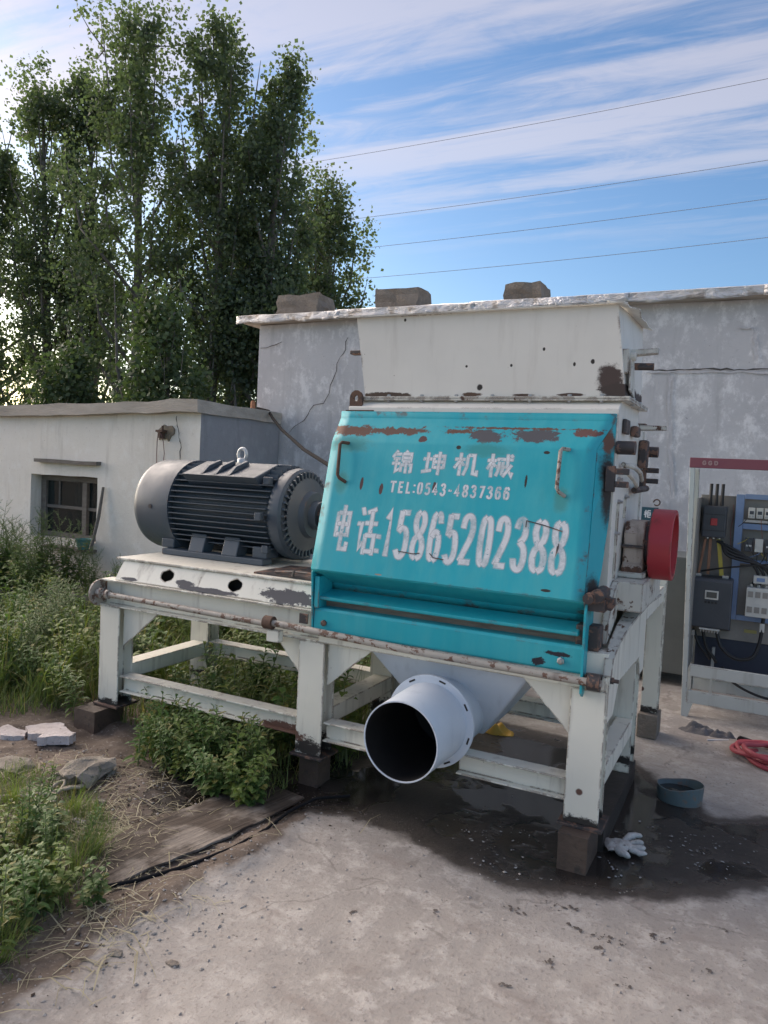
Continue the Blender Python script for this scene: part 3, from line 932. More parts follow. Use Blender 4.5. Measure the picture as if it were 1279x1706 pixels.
def plate_holes(u0, u1, v0, v1, holes, fn, n=28):
    """sheet in (u, v) with elliptical holes, mapped by fn to space"""
    mb = MB()
    cuts = [u0] + [(a[0] + b_[0]) / 2 for a, b_ in zip(holes[:-1], holes[1:])] + [u1]
    for (hu, hv, ru, rv), a, b_ in zip(holes, cuts[:-1], cuts[1:]):
        inn, out = [], []
        angs = sorted(set([2 * PI * k / n for k in range(n)] + [math.atan2(q - hv, p - hu) % (2 * PI) for p in (a, b_) for q in (v0, v1)]))
        for t in angs:
            c, s = math.cos(t), math.sin(t)
            k = min([(b_ - hu) / c if c > 1e-9 else ((a - hu) / c if c < -1e-9 else 1e9), (v1 - hv) / s if s > 1e-9 else ((v0 - hv) / s if s < -1e-9 else 1e9)])
            e = 1 / math.sqrt((c / ru) ** 2 + (s / rv) ** 2)
            inn.append(fn(hu + e * c, hv + e * s)); out.append(fn(hu + k * c, hv + k * s))
        m_ = len(angs)
        mb.add(inn + out, [(i, (i + 1) % m_, m_ + (i + 1) % m_, m_ + i) for i in range(m_)])
    return mb


SP0, SP1 = Vector((0, 3.115, .887)), Vector((0, 3.172, 0.996))
o = plate_holes(-3.275, -1.90, 0, 1, [(-2.921, .52, .046, .30), (-2.451, .52, .046, .30)], lambda u, v: (u + (1 - v) * -.012 * (1 if u < -3.2 else 0), SP0.y + (SP1.y - SP0.y) * v, SP0.z + (SP1.z - SP0.z) * v)).build('sloped_plate', M_FRAME, CR, solid=.007)
mb = MB()
mb.hexa([(-3.325, 3.155, .998), (-1.90, 3.155, .998), (-1.90, 3.95, .998), (-3.325, 3.95, .998)], [(-3.325, 3.155, 1.010), (-1.90, 3.155, 1.010), (-1.90, 3.95, 1.010), (-3.325, 3.95, 1.010)])
mb.build('motor_bed', M_FRAME, CR, bevel=.003)
MB().prism([(3.13, .887), (3.93, .887), (3.93, .996), (3.19, .996)], 'x', -3.272, -3.262).build('bed_end_plate', M_FRAME, CR)
MB().box(-3.26, -1.905, 3.215, 3.90, .889, .995).build('bed_shade_fill', M_INNER, CR)  # added black box: puts the shade behind the plate holes into colour
# rubbish and oil on the bed by the coupling
mb = MB()
wobble_box(mb, -2.38, -1.95, 3.20, 3.55, 1.0115, 1.022, 0.04, 0.008, 4)
mb.tube([(-2.25, 3.22, 1.03), (-2.12, 3.20, 1.045), (-1.97, 3.18, 1.05)], .007, 6); mb.tube([(-2.13, 3.2, 1.02), (-2.12, 3.2, 1.055)], .008, 6)
mb.build('oily_debris', M_OILY, CR)

# pivot rod, its end disc and collar
mb = MB(); mb.lathe([(0, .03), (0, .076), (.012, .076), (.012, .03)], 'x', (-3.40, 3.10, .802), 32)
mb.build('rod_end_disc', M_ROD, CR, smooth=40)
mb = MB(); mb.tube([(-3.44, 3.075, .806), (-2.19, 3.075, .786)], .015, 14); mb.lathe([(0, .03), (.03, .03)], 'x', (-3.37, 3.075, .805), 16); mb.lathe([(0, .026), (.018, .026)], 'x', (-3.31, 3.075, .804), 16)
mb.build('pivot_rod', M_ROD, CR, smooth=40)
mb = MB(); mb.lathe([(0, .012), (0, .033), (.05, .033), (.05, .012)], 'x', (-2.19, 3.06, .800), 20)
mb.build('rod_collar', M_RUST, CR, smooth=40)
MB().box(-2.175, -2.10, 3.055, 3.094, .705, .765).build('rod_bracket', M_FRAME, CR, bevel=.003)
MB().tube([(-2.14, 3.06, .800), (-1.40, 3.055, .780), (-.53, 3.055, .772)], .017, 14).build('pivot_rod', M_ROD, CR, smooth=40)
MB().box(-2.005, -1.955, 3.085, 3.094, .815, .865).build('nut_plate', M_OILY, CR, bevel=.002)

# ---- motor
MY, MZ = 3.70, 1.305
mb = MB(); mb.lathe([(0, .10), (0, .235), (.745, .235), (.745, .10)], 'x', (-3.205, MY, MZ), 48)
MOT = mb.build('motor', M_MOTOR, CR, smooth=30)
prof = [(-.305, .0), (-.305, .20), (-.295, .245), (-.27, .272), (-.235, .283), (0, .287), (.012, .287), (.012, .278)]
mb = MB(); mb.lathe([(a, r) for a, r in prof], 'x', (-3.205, MY, MZ), 56)
FC = mb.build('fan_cover', M_MOTOR, MOT, smooth=35)
MB().lathe([(0, .013), (.006, .013), (.008, 0)], 'y', (-3.33, MY - .2895, MZ - .005), 12).build('cover_bolt', M_OILY, FC)
m_sil, n_, b_s = new_mat('label_silver'); b_s.inputs['Base Color'].default_value = (.6, .6, .6, 1); b_s.inputs['Roughness'].default_value = .5
# fins
FX0, FX1 = -3.19, -2.475
for k in range(13):
    dz = -.198 + k * .033
    for s in (-1, 1):
        yi = math.sqrt(.225 ** 2 - dz * dz)
        yo = math.sqrt(max(.283 ** 2 - dz * dz, 0))
        mb = MB(); mb.hexa([(FX0, MY + s * yi, MZ + dz - .005), (FX1, MY + s * yi, MZ + dz - .005), (FX1, MY + s * yo, MZ + dz - .003), (FX0, MY + s * yo, MZ + dz - .003)],
                           [(FX0, MY + s * yi, MZ + dz + .005), (FX1, MY + s * yi, MZ + dz + .005), (FX1, MY + s * yo, MZ + dz + .003), (FX0, MY + s * yo, MZ + dz + .003)])
        mb.build('cooling_fin', M_MOTOR, MOT)
for k in range(9):
    dy = -.17 + k * .0425
    zi, zo = math.sqrt(.225 ** 2 - dy * dy), math.sqrt(.283 ** 2 - dy * dy)
    MB().box(FX0, FX1, MY + dy - .004, MY + dy + .004, MZ + zi, MZ + zo).build('cooling_fin', M_MOTOR, MOT)
# flat shoulder pad with three ribs, eye bolt
mb = MB(); mb.prism([(MY - .275, MZ + .205), (MY - .05, MZ + .285), (MY + .10, MZ + .285), (MY + .10, MZ + .18), (MY - .2, MZ + .14)], 'x', -3.10, -2.56)
mb.build('top_pad', M_MOTOR, MOT, bevel=.006)
for xr in (-2.96, -2.86, -2.76):
    MB().prism([(MY - .262, MZ + .2115), (MY - .08, MZ + .2765), (MY - .09, MZ + .297), (MY - .20, MZ + .262)], 'x', xr - .012, xr + .012).build('rib', M_MOTOR, MOT, bevel=.003)
mb = MB()
mb.tube([(-2.865 + .030 * math.cos(t), MY, 1.640 + .036 * math.sin(t)) for t in np.linspace(0, 2 * PI, 25)], .011, 10, caps=False)
mb.lathe([(0, .03), (.02, .03), (.03, .02)], 'z', (-2.865, MY, MZ + .285), 16)
mb.build('lifting_eye', M_GALV, MOT, smooth=50)
# end bell
mb = MB(); mb.lathe([(0, .24), (0, .262), (.03, .268), (.07, .266), (.085, .252), (.085, .205), (.10, .215), (.125, .14), (.155, .13), (.155, .085), (.20, .08), (.20, 0)], 'x', (-2.475, MY, MZ), 48)
BELL = mb.build('end_bell', M_MOTOR, MOT, smooth=35)
for k in range(40):
    t = 2 * PI * k / 40
    if 0.9 < abs(math.sin(t)) * 0 + 1.0:
        c, s = math.cos(t), math.sin(t)
        r0, r1 = .206, .248
        ux, uz = Vector((0, c, s)), Vector((0, -s, c))
        p = Vector((-2.388, MY, MZ))
        q = [p + ux * r0 - uz * .006, p + ux * r1 - uz * .006, p + ux * r1 + uz * .006, p + ux * r0 + uz * .006]
        MB().hexa(q, [a + Vector((.016, 0, 0)) for a in q]).build('bell_rib', M_MOTOR, BELL)
for dz in (.19, -.01, -.20):
    yy = MY - math.sqrt(.287 ** 2 - dz * dz) - .012
    MB().box(-2.53, -2.488, yy - .012, yy + .03, MZ + dz - .022, MZ + dz + .022).build('bell_bolt_boss', M_MOTOR, MOT, bevel=.004)
mb = MB(); mb.lathe([(0, .055), (.09, .055), (.09, .10), (.16, .10), (.16, .115), (.26, .115), (.26, .06), (.36, .06)], 'x', (-2.31, MY, MZ), 32)
mb.build('shaft_coupling', M_OILY, MOT, smooth=35)
# feet
mb = MB(); mb.box(-3.255, -2.50, MY - .255, MY - .16, 1.0115, 1.048)
mb.build('foot_bar', M_MOTOR, MOT, bevel=.006)
MB().box(-3.255, -2.50, MY + .16, MY + .255, 1.0115, 1.048).build('foot_bar', M_MOTOR, MOT, bevel=.006)
for xr in (-2.99, -2.74):
    for s in (-1, 1):
        mb = MB(); mb.prism([(MY + s * .25, 1.047), (MY + s * .16, 1.047), (MY + s * .12, MZ - .19), (MY + s * .215, MZ - .15)], 'x', xr - .062, xr + .048)
        mb.build('foot_strut', M_MOTOR, MOT, bevel=.005)
MB().box(-3.30, -3.20, MY - .21, MY - .10, 1.048, MZ - .2).build('foot_strut', M_MOTOR, MOT, bevel=.006)
MB().box(-2.60, -2.50, MY - .22, MY - .10, 1.048, MZ - .19).build('foot_strut', M_MOTOR, MOT, bevel=.006)

# ---- crusher housing behind the door
HXL, HXR = -1.905, -.575
mb = MB(); mb.prism([(3.16, .887), (3.31, 1.08), (3.31, 1.90), (3.37, 1.938), (3.85, 1.938), (3.85, 1.875), (4.06, 1.86), (4.12, .887)], 'x', HXL, HXR)
HOUS = mb.build('housing', M_HOP, CR, bevel=.004)

# ---- door: sloping front face, shoulder, top band, right return
XL, XR = -1.925, -.630
def dface(x, t):    # t metres up the face from its lower edge
    T = Vector((0, .17, .624)).normalized()
    return Vector((x, 3.05, 1.10)) + T * t
FN = Vector((1, 0, 0)).cross(Vector((0, .17, .624)).normalized())     # outward normal (towards the camera)
FL = math.hypot(.17, .624)
mb = MB()
nx = 24
def row(xl, xr, y, z): return [(xl + (xr - xl) * i / nx, y, z) for i in range(nx + 1)]
rows = [row(XL + .004, XR - .006, 3.215, .985), row(XL + .004, XR - .006, 3.20, 1.02), row(XL, XR + .008, 3.056, 1.092), row(XL, XR + .010, 3.05, 1.10), row(XL - .002, XR + .006, 3.05 + .17 * .25, 1.10 + .624 * .25), row(XL - .006, XR, 3.05 + .17 * .5, 1.10 + .624 * .5),
        row(XL - .010, XR - .005, 3.05 + .17 * .75, 1.10 + .624 * .75), row(XL - .013, XR - .010, 3.217, 1.714), row(XL - .013, XR - .008, 3.223, 1.728), row(XL - .015, -.590, 3.296, 1.835), row(XL - .016, -.584, 3.302, 1.845), row(XL - .016, -.582, 3.304, 1.878)]
vs = [p for r in rows for p in r]
fs = [(j * (nx + 1) + i, j * (nx + 1) + i + 1, (j + 1) * (nx + 1) + i + 1, (j + 1) * (nx + 1) + i) for j in range(len(rows) - 1) for i in range(nx)]
mb.add(vs, fs)
DOOR = mb.build('door', M_TEAL, CR, smooth=25, solid=.005)
# right return plate
fe = [(XR + .009, 3.052, 1.099), (XR + .002, 3.135, 1.41), (XR - .010, 3.22, 1.722), (-.588, 3.297, 1.838), (-.582, 3.305, 1.877)]
re = [(-.590, 3.06, 1.05), (-.586, 3.26, 1.42), (-.584, 3.30, 1.66), (-.583, 3.309, 1.84), (-.582, 3.309, 1.878)]
re = [(-.588, 3.10, 1.06), (-.586, 3.20, 1.22), (-.585, 3.285, 1.43), (-.584, 3.30, 1.70), (-.583, 3.309, 1.86)]
fe = [(XR + .009, 3.052, 1.099), (XR + .006, 3.052 + .17 * .2, 1.099 + .624 * .2), (XR + .001, 3.052 + .17 * .53, 1.10 + .624 * .53), (XR - .010, 3.22, 1.722), (-.588, 3.297, 1.838)]
mb = MB(); mb.add(fe + re, [(i, i + 1, 6 + i, 5 + i) for i in range(4)])
mb.build('door_side', M_TEALS, DOOR, solid=.004)
# lower flap: upper lip, lower strip, side flanges
mb = MB()
mb.prism([(3.205, .945), (3.09, .945), (3.085, .95), (3.085, .962), (3.20, .985), (3.21, .985)], 'x', XL + .03, XR - .012)
mb.build('upper_lip', M_TEAL, DOOR, bevel=.003)
mb = MB()
mb.prism([(3.090, .792), (3.086, .80), (3.086, .893), (3.094, .905), (3.20, .912), (3.20, .902), (3.10, .895), (3.096, .79)], 'x', XL + .005, XR + .012)
mb.build('lower_strip', M_TEAL, DOOR, bevel=.002)
MB().prism([(3.085, .79), (3.20, .79), (3.20, 1.05), (3.07, 1.088), (3.062, 1.08)], 'x', XL - .006, XL + .002).build('side_flange', M_TEAL, DOOR, bevel=.001)
MB().prism([(3.055, .72), (3.085, .70), (3.20, .79), (3.20, 1.05), (3.066, 1.09), (3.052, 1.05)], 'x', XR + .014, XR + .024).build('side_flange', M_TEALS, DOOR, bevel=.001)
MB().box(XL + .01, XL + .035, 3.075, 3.20, .906, 1.06).build('side_flange', M_TEAL, DOOR, bevel=.001)
M_RUBB = rough_mat('worn_belt_strip', (0.16, 0.13, 0.11), (0.28, 0.23, 0.19), 9, 0.8, 0.4, 0.004, (1, 8, 8))
MB().box(XL + .03, XR, 3.15, 3.19, .906, .944).build('sealing_strip', M_RUBB, DOOR)
for xb in (-1.86, -.705):
    mb = MB(); mb.lathe([(0, .016), (-.010, .016), (-.012, .012), (-.016, .009)], 'y', (xb, 3.0855, .835), 6)
    mb.build('bolt', M_OILY if xb < -1 else M_ZINC, DOOR)
# handles
for (xa, ta, xb, tb, w_) in ((-1.868, .628, -1.848, .452, .02), (-.782, .630, -.778, .446, .02)):
    dx = .028
    p0, p1, p2, p3 = dface(xa + dx, ta + .008) + FN * .0, dface(xa, ta) + FN * .04, dface(xb, tb) + FN * .04, dface(xb + dx, tb - .014) + FN * .0
    path = [p0, p0.lerp(p1, .8), p1.lerp(p2, .06), p2.lerp(p1, .06), p2.lerp(p3, .25), p3]
    MB().tube(path, .0085, 10).build('handle', M_ROD if xa > -1 else M_RUST, DOOR, smooth=60)

# ---- stencilled lettering on the door
m, n, b = new_mat('sprayed_white_stencil')
at = n.new('ShaderNodeAttribute', attribute_name='paint').outputs['Fac']
v = obj_vec(n)
n.put(b.inputs['Base Color'], n.mix(n.noise(v, 20, 4), (0.78, 0.78, 0.80), (0.64, 0.67, 0.70)))
b.inputs['Roughness'].default_value = .6
al = n.math('MULTIPLY', n.math('POWER', at, 1.4), n.lin(n.noise(v, 13, 6, .65), 0.30, 0.52, 0.40, 0.90))
al = n.math('MULTIPLY', al, n.math('SUBTRACT', 1.0, n.math('MULTIPLY', n.step(n.noise(v, 45, 5, .7), .62, .66), .75)), clamp=True)
n.put(b.inputs['Alpha'], al)
M_STEN = m


def smooth_path(pts, seg=7):
    pts = [Vector((p[0], p[1], 0)) for p in pts]
    if len(pts) < 3: return pts
    out = []
    P_ = [pts[0] * 2 - pts[1]] + pts + [pts[-1] * 2 - pts[-2]]
    for i in range(1, len(P_) - 2):
        a, b_, c, d = P_[i - 1:i + 3]
        for k in range(seg):
            t = k / seg
            out.append(0.5 * ((2 * b_) + (-a + c) * t + (2 * a - 5 * b_ + 4 * c - d) * t * t + (-a + 3 * b_ - 3 * c + d) * t ** 3))
    return out + [pts[-1]]


class Stencil:
    def __init__(self, place, nrm):
        self.place, self.nrm, self.v, self.f, self.a, self.k = place, nrm, [], [], [], 0

    def stroke(self, pts, hw, soft, curve=False):
        """pts in metres (u, v); a ribbon with a soft sprayed rim"""
        pts = smooth_path(pts) if curve else [Vector((p[0], p[1], 0)) for p in pts]
        p0, p1 = pts[0], pts[-1]
        pts = [p0 + (p0 - pts[1]).normalized() * soft] + pts + [p1 + (p1 - pts[-2]).normalized() * soft]
        o = len(self.v)
        lift = .0031 + self.k * .00005
        self.k += 1
        for i, p in enumerate(pts):
            d0 = (p - pts[i - 1]).normalized() if i else None
            d1 = (pts[i + 1] - p).normalized() if i < len(pts) - 1 else None
            d = ((d0 or d1) + (d1 or d0)).normalized()
            s = Vector((-d.y, d.x, 0))
            k = 1.0
            if d0 and d1: k = min(1.0 / max(abs(s.dot(Vector((-d0.y, d0.x, 0)))), .5), 1.6)
            e = 0.0 if i in (0, len(pts) - 1) else 1.0
            for w_, al_ in ((-hw - soft, 0), (-hw + soft * .15, 1), (hw - soft * .15, 1), (hw + soft, 0)):
                q = p + s * w_ * k
                self.v.append(self.place(q.x, q.y) + self.nrm * lift)
                self.a.append(al_ * e)
        for i in range(len(pts) - 1):
            for j in range(3):
                a = o + i * 4 + j
                self.f.append((a, a + 1, a + 5, a + 4))

    def build(self, name, parent, mat=None):
        mb = MB(); mb.v = [tuple(p) for p in self.v]; mb.f = self.f
        return mb.build(name, mat or M_STEN, parent, attrs={'paint': self.a}, fix=False)


def mirror(p): return [(100 - x, y) for x, y in p]
L0 = [(45, 99), (24, 92), (14, 72), (12, 50), (14, 28), (24, 8), (45, 1)]
L8 = [(45, 99), (24, 93), (15, 78), (25, 62), (42, 51), (20, 40), (10, 24), (20, 7), (45, 1)]
DIG = {'0': [(L0, 1), (mirror(L0), 1)], '8': [(L8, 1), (mirror(L8), 1)],
       '1': [([(10, 80), (55, 97), (55, 0)], 0)],
       '5': [([(88, 96), (24, 96)], 0), ([(24, 98), (18, 56)], 0), ([(18, 54), (42, 62), (74, 58), (88, 40), (86, 16), (62, 2), (34, 2), (12, 14)], 1)],
       '6': [([(44, 99), (24, 90), (13, 62), (12, 30), (22, 8), (46, 1)], 1), ([(56, 99), (76, 96), (86, 80)], 1), ([(24, 50), (48, 60), (76, 54), (88, 32), (78, 8), (56, 1)], 1)],
       '2': [([(14, 74), (22, 92), (46, 99), (72, 94), (84, 76), (76, 56), (48, 32), (16, 6)], 1), ([(16, 4), (88, 4)], 0)],
       '3': [([(14, 82), (28, 96), (56, 99), (80, 88), (78, 66), (48, 54)], 1), ([(48, 54), (82, 42), (88, 22), (72, 4), (46, 0), (20, 6), (10, 20)], 1)],
       '4': [([(62, 0), (62, 100), (8, 28), (94, 28)], 0)], '7': [([(10, 95), (88, 95), (44, 0)], 0)],
       'T': [([(4, 96), (96, 96)], 0), ([(50, 92), (50, 0)], 0)], 'E': [([(84, 96), (16, 96), (16, 4), (86, 4)], 0), ([(22, 52), (76, 52)], 0)], 'L': [([(18, 100), (18, 4), (86, 4)], 0)],
       'G': [([(88, 80), (60, 98), (24, 88), (12, 50), (24, 10), (60, 2), (88, 14)], 1), ([(88, 14), (88, 46), (58, 46)], 0)], 'D': [([(16, 4), (16, 96), (50, 96)], 0), ([(50, 96), (80, 84), (90, 50), (80, 16), (50, 4)], 1), ([(50, 4), (16, 4)], 0)],
       ':': [([(50, 20), (50, 8)], 0), ([(50, 80), (50, 68)], 0)], '-': [([(12, 46), (88, 46)], 0)],
       'jin': [([(24, 99), (4, 70)], 0), ([(20, 84), (42, 84)], 0), ([(10, 63), (40, 63)], 0), ([(5, 42), (42, 42)], 0), ([(24, 62), (24, 6), (42, 18)], 0), ([(72, 99), (64, 88)], 0), ([(54, 86), (54, 50)], 0),
               ([(54, 86), (92, 86), (92, 50)], 0), ([(56, 68), (90, 68)], 0), ([(56, 51), (90, 51)], 0), ([(49, 36), (49, 6)], 0), ([(49, 36), (97, 36), (97, 8), (90, 6)], 0), ([(73, 48), (73, 0)], 0)],
       'kun': [([(4, 68), (40, 68)], 0), ([(22, 95), (22, 14)], 0), ([(1, 10), (42, 18)], 0), ([(51, 82), (51, 28)], 0), ([(51, 82), (96, 82), (96, 28)], 0), ([(54, 56), (93, 56)], 0), ([(54, 31), (93, 31)], 0), ([(74, 99), (74, 0)], 0)],
       'ji': [([(4, 72), (44, 72)], 0), ([(26, 99), (26, 2)], 0), ([(24, 66), (4, 34)], 0), ([(30, 60), (43, 46)], 0), ([(56, 88), (55, 40), (44, 4)], 0), ([(57, 90), (82, 90), (82, 12), (97, 8), (98, 24)], 0)],
       'xie': [([(2, 72), (34, 72)], 0), ([(19, 99), (19, 2)], 0), ([(17, 64), (2, 36)], 0), ([(22, 60), (33, 48)], 0), ([(38, 78), (98, 78)], 0), ([(37, 46), (72, 46)], 0), ([(47, 66), (46, 30), (38, 8)], 0), ([(61, 66), (61, 12)], 0), ([(77, 99), (80, 44), (97, 6), (99, 22)], 0), ([(94, 54), (66, 6)], 0), ([(89, 97), (96, 88)], 0)],
       'dian': [([(13, 84), (13, 32)], 0), ([(16, 84), (86, 84), (86, 34)], 0), ([(17, 60), (82, 60)], 0), ([(17, 37), (82, 37)], 0), ([(50, 100), (50, 6), (90, 6), (92, 20)], 0)],
       'hua': [([(20, 98), (30, 84)], 0), ([(4, 64), (25, 64), (25, 10), (40, 24)], 0), ([(86, 97), (48, 89)], 0), ([(42, 66), (100, 66)], 0), ([(71, 90), (71, 44)], 0), ([(50, 40), (50, 0)], 0), ([(50, 40), (93, 40), (93, 0)], 0), ([(54, 6), (90, 6)], 0)],
       'gui': [([(2, 70), (42, 70)], 0), ([(22, 98), (22, 2)], 0), ([(21, 64), (2, 34)], 0), ([(26, 58), (40, 44)], 0), ([(54, 92), (54, 6)], 0), ([(54, 92), (96, 92)], 0), ([(54, 6), (98, 6)], 0), ([(56, 64), (90, 64), (90, 34), (56, 34)], 0)]}


def glyph(st_, ch, x0, x1, y0, y1, hw, soft, slant=0.0):
    for pts, cv in DIG[ch]:
        m_ = hw
        q = [(x0 + m_ + (x1 - x0 - 2 * m_) * p[0] / 100 + slant * (p[1] / 100 - .5) * (y1 - y0), y0 + m_ + (y1 - y0 - 2 * m_) * p[1] / 100) for p in pts]
        st_.stroke(q, hw, soft, bool(cv))


st_ = Stencil(dface, FN)
for ch, a, b_ in (('jin', -1.594, -1.475), ('kun', -1.433, -1.310), ('ji', -1.277, -1.148), ('xie', -1.118, -.986)):
    st_ = Stencil(dface, FN); glyph(st_, ch, a, b_, .492, .612, .0060, .0065); st_.build('stencilled_character', DOOR)
txt = 'TEL:0543-4837366'
x = -1.581
wd = {':': .020, 'T': .046, 'E': .040, 'L': .038, '-': .032}
tot = sum(wd.get(c, .0385) for c in txt)
for c in txt:
    w_ = wd.get(c, .0385) * (.597 / tot)
    st_ = Stencil(dface, FN); glyph(st_, c, x + .002, x + w_ - .004, .398, .458, .0042, .0038); st_.build('stencilled_character', DOOR)
    x += w_
for ch, a, b_ in (('dian', -1.841, -1.742), ('hua', -1.722, -1.600), (':', -1.607, -1.574), ('1', -1.568, -1.519), ('5', -1.511, -1.430), ('8', -1.429, -1.348), ('6', -1.345, -1.270), ('5', -1.266, -1.190),
                  ('2', -1.197, -1.112), ('0', -1.108, -1.033), ('2', -1.035, -.954), ('3', -.952, -.875), ('8', -.871, -.788), ('8', -.788, -.707)):
    big = ch not in ('dian', 'hua')
    st_ = Stencil(dface, FN); glyph(st_, ch, a, b_, .088 if ch != ':' else .09, .328 if ch != ':' else .225, .0108 if big else .008, .0085); st_.build('stencilled_character', DOOR)
# scratches in the paint
for scr in ([(-.897, .285), (-.897, .313), (-.825, .300), (-.740, .279)], [(-.752, .215), (-.757, .17), (-.749, .20), (-.748, .225)], [(-1.475, .125), (-1.40, .12), (-1.37, .126)], [(-1.32, .130), (-1.30, .112), (-1.25, .108)]):
    st_ = Stencil(dface, FN); st_.k = 60; st_.stroke(scr, .0014, .0009); st_.build('scratch', DOOR, M_OILY)

# ---- hopper
hb = [(-1.842, 3.37), (-.565, 3.37), (-.565, 3.84), (-1.842, 3.84)]
ht = [(-1.900, 3.35), (-.617, 3.35), (-.585, 3.85), (-1.900, 3.85)]
mb = MB(); mb.hexa([(*p, 1.957) for p in hb], [(*p, 2.352) for p in ht])
mb.f = [q for i, q in enumerate(mb.f) if i != 1]
HOP = mb.build('hopper', M_HOP, CR, solid=.006)
mb = MB(); mb.box(-1.872, -.538, 3.335, 3.87, 1.947, 1.9565)
mb.build('hopper_flange', M_DIRTYW, HOP, bevel=.002)
mb = MB(); mb.box(-1.872, -.538, 3.337, 3.868, 1.9365, 1.9465)
mb.build('hopper_flange', M_DIRTYW, HOP, bevel=.002)
for xb in (-1.70, -1.52, -1.34, -1.16, -.98, -.80, -.66):
    MB().lathe([(-.016, .008), (-.012, .010), (.020, .010), (.022, .004)], 'z', (xb, 3.350, 1.945), 6).build('bolt', M_ZINC, HOP)
for yb in (3.5, 3.7):
    MB().lathe([(-.016, .008), (-.012, .010), (.020, .010), (.022, .004)], 'z', (-.552, yb, 1.945), 6).build('bolt', M_ZINC, HOP)
# rim sheet of the hopper: an uneven lip, curling on the right
mb = MB()
nn = 40
vs = []
for i in range(nn + 1):
    xx = -1.952 + (1.952 - .585) * i / nn
    wv = mnoise.noise(Vector((xx * 4, 1, 0))) * .006
    vs += [(xx, 3.315 + wv, 2.352 + wv * .5), (xx + (.05 if i == 0 else 0), 3.40, 2.366 + wv * .4)]
mb.add(vs, [(2 * i, 2 * i + 2, 2 * i + 3, 2 * i + 1) for i in range(nn)])
vs = []
for i in range(13):
    yy = 3.33 + .54 * i / 12
    wv = mnoise.noise(Vector((9, yy * 7, 0))) * .014
    vs += [(-.66, yy, 2.368 + wv * .3), (-.563 + .025 * i / 12 + wv, yy, 2.352 - .02 * i / 12 + wv)]
mb.add(vs, [(2 * i, 2 * i + 1, 2 * i + 3, 2 * i + 2) for i in range(12)])
mb.build('rim_sheet', M_HOP, HOP, solid=.004, fix=False)
# latch on the right wall of the hopper: plate, hanging arm, two tongues
mb = MB(); mb.box(-.590, -.560, 3.375, 3.43, 2.06, 2.165)
mb.tube([(-.572, 3.41, 2.135), (-.535, 3.41, 2.135)], .020, 12)
mb.build('latch_body', M_DIRTYW, HOP, bevel=.003)
MB().hexa([(-.556, 3.385, 1.985), (-.548, 3.385, 1.985), (-.548, 3.52, 1.965), (-.556, 3.52, 1.965)], [(-.558, 3.375, 2.12), (-.550, 3.375, 2.12), (-.550, 3.46, 2.13), (-.558, 3.46, 2.13)]).build('latch_arm', M_DIRTYW, HOP, bevel=.003)
MB().box(-.60, -.585, 3.42, 3.43, 2.13, 2.16).build('latch_tongue', M_OILY, HOP)
MB().hexa([(-.57, 3.42, 2.140), (-.450, 3.44, 2.150), (-.450, 3.47, 2.150), (-.57, 3.47, 2.14)], [(-.57, 3.42, 2.168), (-.450, 3.44, 2.176), (-.450, 3.47, 2.176), (-.57, 3.47, 2.168)]).build('latch_tongue', M_DIRTYW, HOP, bevel=.004)
MB().tube([(-.56, 3.50, 2.105), (-.475, 3.52, 2.105)], .017, 10).build('latch_pin', M_OILY, HOP, smooth=40)
MB().box(-1.965, -1.895, 3.40, 3.45, 2.18, 2.20).build('latch_tongue', M_OILY, HOP, bevel=.004)
# lifting lug at the left of the housing top
mb = MB()
ring = []
nl = 14
outer = [(-1.905, 1.90), (-1.835, 1.90)] + [(-1.870 + .036 * math.cos(t), 1.946 + .036 * math.sin(t)) for t in np.linspace(-.15, PI + .15, nl)]
inner = [(-1.870 + .014 * math.cos(t), 1.944 + .014 * math.sin(t)) for t in np.linspace(0, 2 * PI, 17)[:-1]]
for y in (3.335, 3.350):
    pass
mbl = plate_holes(-1.906, -1.834, 1.882, 1.985, [(-1.870, 1.945, .014, .015)], lambda u, v: (-1.870 + (u + 1.870) * (1 if v < 1.945 else math.sqrt(max(0.0, 1 - ((v - 1.945) / .041) ** 2))), 3.325, v))
mbl.build('lifting_lug', M_RUST, CR, solid=.014)
MB().box(-1.92, -1.76, 3.306, 3.40, 1.879, 1.885).build('lug_plate', M_RUST, CR)

# ---- right end: clamps, bolts and latches on the housing side
SX = HXR
def hexb(x, y, z, r=.012, l=.022, mat=None, nm='bolt', par=None):
    return MB().lathe([(0, r), (l * .5, r), (l * .5, r * .6), (l, r * .6)], 'x', (x, y, z), 6).build(nm, mat or M_OILY, par or HOUS)
for (y, z) in ((3.42, 1.50), (3.60, 1.52), (3.38, 1.60), (3.95, 1.66), (3.40, 1.36)):
    hexb(SX, y, z, mat=M_ZINC)
def fork(x, y, z, dx=.07, par=None):
    mb = MB(); mb.box(x, x + dx, y - .012, y + .012, z + .014, z + .04); mb.box(x, x + dx, y - .012, y + .012, z - .04, z - .014); mb.box(x - .04, x, y - .012, y + .012, z - .06, z + .05)
    return mb.build('clamp_fork', M_OILY, HOUS, bevel=.004)
fork(-.560, 3.235, 1.605, .055); fork(-.545, 4.03, 1.625, .06)
MB().tube([(-.58, 3.325, 1.735), (-.50, 3.325, 1.735)], .030, 12).build('clamp_knob', M_OILY, HOUS, smooth=40)
MB().tube([(-.572, 4.0, 1.745), (-.49, 4.0, 1.745)], .028, 12).build('clamp_knob', M_OILY, HOUS, smooth=40)
MB().box(-.574, -.53, 3.90, 3.97, 1.66, 1.80).build('clamp_block', M_OILY, HOUS, bevel=.01)
MB().box(-.574, -.555, 3.40, 3.50, 1.80, 1.865).build('slot_plate', M_OILY, HOUS, bevel=.006)
MB().box(-.574, -.54, 3.62, 3.72, 1.80, 1.85).build('clamp_block', M_OILY, HOUS, bevel=.01)
